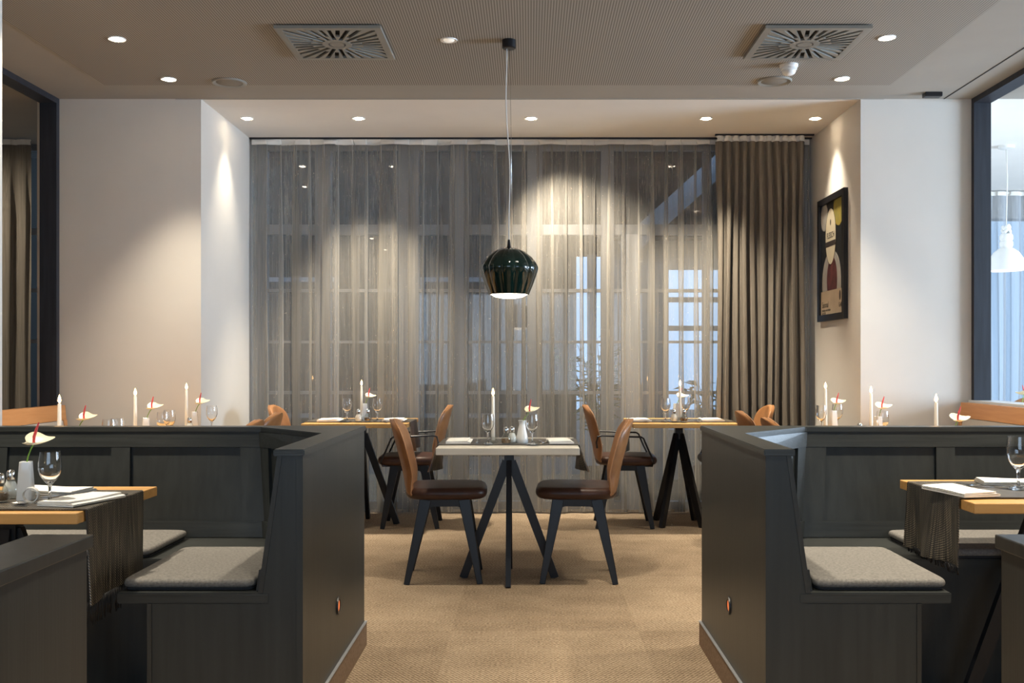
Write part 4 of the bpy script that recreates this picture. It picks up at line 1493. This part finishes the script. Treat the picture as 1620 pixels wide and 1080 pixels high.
# ---------------------------------------------------------------- wall benches
def wall_bench(s, xw, y0, y1, label, top):
    root = link('wall_bench', None)
    root.location = (s * xw, y1, 0)
    tag(root, label, 'bench', 'orange wood benches along the side walls')
    L = y1 - y0

    def mk(name, mb, material):
        mb.xform(Matrix.Scale(s, 4, (1, 0, 0)))
        return link(name, mb.mesh(name, material, False), root)
    # local: x grows towards the wall (after mirroring), y from -L to 0
    lean = 0.10

    def pl_(z):   # front face x of the back at height z (towards the room = negative)
        return -0.02 - lean * (top - z)
    zs = top - 0.095
    mk('top_rail', MB().hexa([(pl_(zs), -L, zs), (0.03, -L, zs), (0.03, 0, zs), (pl_(zs), 0, zs), (pl_(top), -L, top), (0.03, -L, top), (0.03, 0, top), (pl_(top), 0, top)]), BEECH)
    mk('end_stile', MB().hexa([(pl_(0.45) - 0.004, -0.045, 0.0), (0.03, -0.045, 0.0), (0.03, -0.0, 0.0), (pl_(0.45) - 0.004, -0.0, 0.0),
                               (pl_(zs) - 0.004, -0.045, zs), (0.03, -0.045, zs), (0.03, -0.0, zs), (pl_(zs) - 0.004, -0.0, zs)]), BEECH)
    mk('back_pad', MB().hexa([(pl_(0.45) - 0.012, -L, 0.45), (0.02, -L, 0.45), (0.02, -0.047, 0.45), (pl_(0.45) - 0.012, -0.047, 0.45),
                              (pl_(zs) + 0.002, -L, zs - 0.002), (0.02, -L, zs - 0.002), (0.02, -0.047, zs - 0.002), (pl_(zs) + 0.002, -0.047, zs - 0.002)]), UPH)
    mk('seat_pad', MB().box(-0.50, pl_(0.45) - 0.013, -L, -0.01, 0.38, 0.46, 0.01), UPH)
    mk('plinth', MB().box(-0.46, pl_(0.45) - 0.01, -L + 0.02, -0.03, 0.0, 0.38), BEECH)


wall_bench(-1, 3.015, 4.36, 6.52, 'orange wooden wall bench back under the left dark framed opening', 0.875)
wall_bench(1, 2.80, 3.40, 6.52, 'orange wooden wall bench back under the right dark framed opening', 0.892)

# ---------------------------------------------------------------- framed poster
ps = link('framed_poster', None)
PY0, PY1, PZ0, PZ1 = 6.83, 7.46, 1.447, 2.332
ps.location = (2.150, (PY0 + PY1) / 2, (PZ0 + PZ1) / 2)
tag(ps, 'black framed food poster on the right alcove wall', 'poster')
hw, hh = (PY1 - PY0) / 2, (PZ1 - PZ0) / 2
fw = 0.045
fm = MB()
for (a, b_, c, d_) in ((-hw, hw, -hh, -hh + fw), (-hw, hw, hh - fw, hh), (-hw, -hw + fw, -hh + fw, hh - fw), (hw - fw, hw, -hh + fw, hh - fw)):
    fm.box(-0.030, 0.0, a, b_, c, d_)
link('frame', fm.mesh('frame', BLACKM), ps)
pr = link('print', MB().box(-0.012, -0.001, -hw + fw, hw - fw, -hh + fw, hh - fw).mesh('print', POSTD), ps)


def pz(py, pzv, dx=0.0):
    return (-0.0125 - dx, py, pzv)


def disc(name, cy, cz, ry, rz_, material, dx, clip=None):
    m_ = MB()
    pts = []
    for k in range(48):
        a = 2 * PI * k / 48
        y_, z_ = cy + ry * math.cos(a), cz + rz_ * math.sin(a)
        y_ = min(max(y_, -hw + fw + 0.001), hw - fw - 0.001)
        z_ = min(z_, hh - fw - 0.001)
        if clip is not None:
            z_ = max(z_, clip)
        pts.append((y_, z_))
    m_.prism(pts, -0.0125 - dx, -0.0118, 'x')
    return link(name, m_.mesh(name, material), pr)


# local y grows away from the camera, so the print's left edge is at +y
link('paper_strip', MB().box(-0.0135, -0.0118, -hw + fw, hw - fw, -hh + fw, -hh + 0.215).mesh('paper_strip', POSTP), pr)
cut = -hh + 0.216
disc('plate', 0.02, -0.18, 0.225, 0.235, POSTW, 0.0006, cut)
disc('meat_slice', 0.005, -0.16, 0.12, 0.17, POSTM, 0.0012, cut)
disc('lemon_dish', 0.19, 0.31, 0.085, 0.10, POSTW, 0.0006)
disc('yellow_salad', -0.15, 0.33, 0.12, 0.12, POSTY, 0.0006)
disc('badge_border', 0.035, 0.155, 0.125, 0.205, POSTI, 0.0012)
disc('badge', 0.035, 0.155, 0.118, 0.198, POSTL, 0.0018)
link('badge_band', MB().box(-0.0148, -0.012, -0.078, 0.148, 0.085, 0.122).mesh('badge_band', POSTI), pr)
disc('badge_emblem', 0.035, 0.255, 0.012, 0.022, POSTI, 0.0022)


def lettering(body, y, zv, size, material, dx, align='CENTER', stretch=1.0):
    c = bpy.data.curves.new('lettering', 'FONT')
    c.body = body
    c.size = size
    c.align_x = align
    c.extrude = 0.0003
    c.materials.append(material)
    tmp_ = bpy.data.objects.new('lettering_curve', c)
    me_ = bpy.data.meshes.new_from_object(tmp_)
    bpy.data.objects.remove(tmp_)
    bpy.data.curves.remove(c)
    me_.name = 'lettering'
    o = link('lettering', me_, pr)
    o.location = (-0.0125 - dx, y, zv)
    o.rotation_euler = (PI / 2, 0, -PI / 2)
    o.scale = (stretch, 1, 1)
    return o


lettering('FLEISCH', 0.035, 0.145, 0.058, POSTI, 0.0024, 'CENTER', 0.85)
lettering('Saisonal', 0.245, -0.345, 0.062, POSTI, 0.0015, 'LEFT', 0.8)
lettering('geniessen und erleben', 0.245, -0.372, 0.026, POSTI, 0.0015, 'LEFT', 0.9)
lettering('vom Grill', 0.245, -0.394, 0.026, POSTI, 0.0015, 'LEFT', 0.9)
lettering('Grill', -0.185, -0.355, 0.046, POSTI, 0.0015, 'CENTER', 0.8)
disc('small_emblem', -0.18, -0.275, 0.018, 0.034, POSTI, 0.0014)

# ---------------------------------------------------------------- pendant in the right-hand room
pw = link('pendant_lamp', None)
pw.location = (3.77, 8.0, 0)
tag(pw, 'white dome pendant lamp in the room beyond the right opening', 'pendant lamp')
link('canopy', MB().lathe([(0, CEIL), (0.06, CEIL), (0.06, CEIL - 0.02), (0, CEIL - 0.03)], 28).mesh('canopy', WHITEM, True, 40), pw)
link('cord', MB().tube([(0, 0, CEIL - 0.03), (0.008, 0, 2.6), (0.0, 0, 2.23)], 0.004, 8).mesh('cord', CORDW, True), pw)
kn = []
for k in range(60):
    a = k / 59 * 4 * PI
    kn.append((0.030 * math.cos(a) * (1 - 0.3 * k / 59), 0.030 * math.sin(a), 2.17 + 0.055 * k / 59 + 0.012 * math.sin(3 * a)))
link('knot', MB().tube(kn, 0.013, 8).mesh('knot', WHITEM, True), pw)
link('neck', MB().lathe([(0, 2.165), (0.040, 2.165), (0.050, 2.15), (0.050, 2.12), (0.042, 2.11), (0.050, 2.10), (0.050, 2.07), (0.04, 2.055), (0, 2.055)], 28).mesh('neck', WHITEM, True, 40), pw)
link('shade', MB().lathe([(0.03, 2.06), (0.055, 2.05), (0.095, 2.018), (0.125, 1.97), (0.140, 1.91), (0.143, 1.875), (0.136, 1.875), (0.133, 1.91), (0.118, 1.965), (0.09, 2.01), (0.05, 2.042), (0.03, 2.05)], 40).mesh('shade', WHITEM, True, 60), pw)
link('bulb', MB().lathe([(0, 1.90), (0.025, 1.91), (0.03, 1.94), (0.012, 1.98), (0, 1.98)], 16).mesh('bulb', BULB, True), pw)

# ---------------------------------------------------------------- lamp standing behind the viewer, seen mirrored in the window
lamp = link('table_lamp', None)
lamp.location = (-3.9, -1.9, 0.80)
tag(lamp, 'lit shaded lamp at the front of the room, mirrored in the window', 'lamp')
link('foot', MB().lathe([(0, 0), (0.07, 0), (0.07, 0.015), (0.012, 0.02), (0.012, 0.18), (0, 0.18)], 20).mesh('foot', CHROME, True, 40), lamp)
link('lamp_shade', MB().lathe([(0.12, 0.16), (0.14, 0.16), (0.13, 0.38), (0.12, 0.38)], 28).mesh('lamp_shade', mat('lit_lampshade', (0.9, 0.8, 0.6), 0.8, emit=(1.0, 0.80, 0.45), estr=9.0), True, 40), lamp)
sb = link('sideboard', None)
sb.location = (-3.9, -1.9, 0)
tag(sb, 'dark sideboard carrying the lit lamp at the front of the room', 'sideboard')
link('carcass', MB().box(-0.7, 0.7, -0.25, 0.25, 0.08, 0.80, 0.004).mesh('carcass', EBONY), sb)
for xx in (-0.62, 0.62):
    link('leg', MB().box(xx - 0.03, xx + 0.03, -0.2, 0.2, 0, 0.08).mesh('leg', BLACKW), sb)

# ---------------------------------------------------------------- light


def area(name, loc, target, sx, sy, watts, color):
    ld = bpy.data.lights.new(name, 'AREA')
    ld.shape = 'RECTANGLE'
    ld.size, ld.size_y = sx, sy
    ld.energy = watts
    ld.color = color
    lo = bpy.data.objects.new(name, ld)
    lo.location = loc
    lo.rotation_euler = (Vector(target) - Vector(loc)).to_track_quat('-Z', 'Y').to_euler()
    COL.objects.link(lo)
    return lo


DAY = (0.64, 0.81, 1.0)
for yc, wt in ((4.5, 340), (7.9, 70)):
    area('window_daylight_and_fill', (7.80, yc, 1.45), (0, yc, 1.45), 2.2, 2.2, wt, DAY)

area('window_daylight_and_fill', (0, -4.36, 1.55), (0, 0, 1.5), 4.5, 1.9, 45, DAY)  # fill behind the camera, added to cool the front-facing wood

wd = bpy.data.worlds.new('dusk_sky')
SC.world = wd
wd.use_nodes = True
bg = wd.node_tree.nodes['Background']
bg.inputs['Color'].default_value = (0.40, 0.62, 0.92, 1)
bg.inputs['Strength'].default_value = 0.85

# ---------------------------------------------------------------- camera
cam = bpy.data.cameras.new('camera')
cam.sensor_width = 36.0
cam.lens = 36.0 * F / 1620.0
cam.shift_x = (810.0 - VX) / 1620.0
cam.shift_y = (VY - 540.0) / 1620.0
cam.clip_start = 0.05
co = bpy.data.objects.new('camera', cam)
co.location = (0, 0, H)
co.rotation_euler = (PI / 2, 0, 0)
COL.objects.link(co)
SC.camera = co

vs = SC.view_settings
vs.view_transform = 'Standard'
vs.look = 'None'
vs.gamma = 1.0
vs.use_curve_mapping = False
vs.exposure = 1.0
cy = SC.cycles
cy.use_denoising = True
cy.max_bounces = 10
cy.diffuse_bounces = 5
cy.glossy_bounces = 5
cy.transmission_bounces = 10
cy.transparent_max_bounces = 24
cy.sample_clamp_indirect = 4.0
cy.caustics_reflective = False
cy.caustics_refractive = False
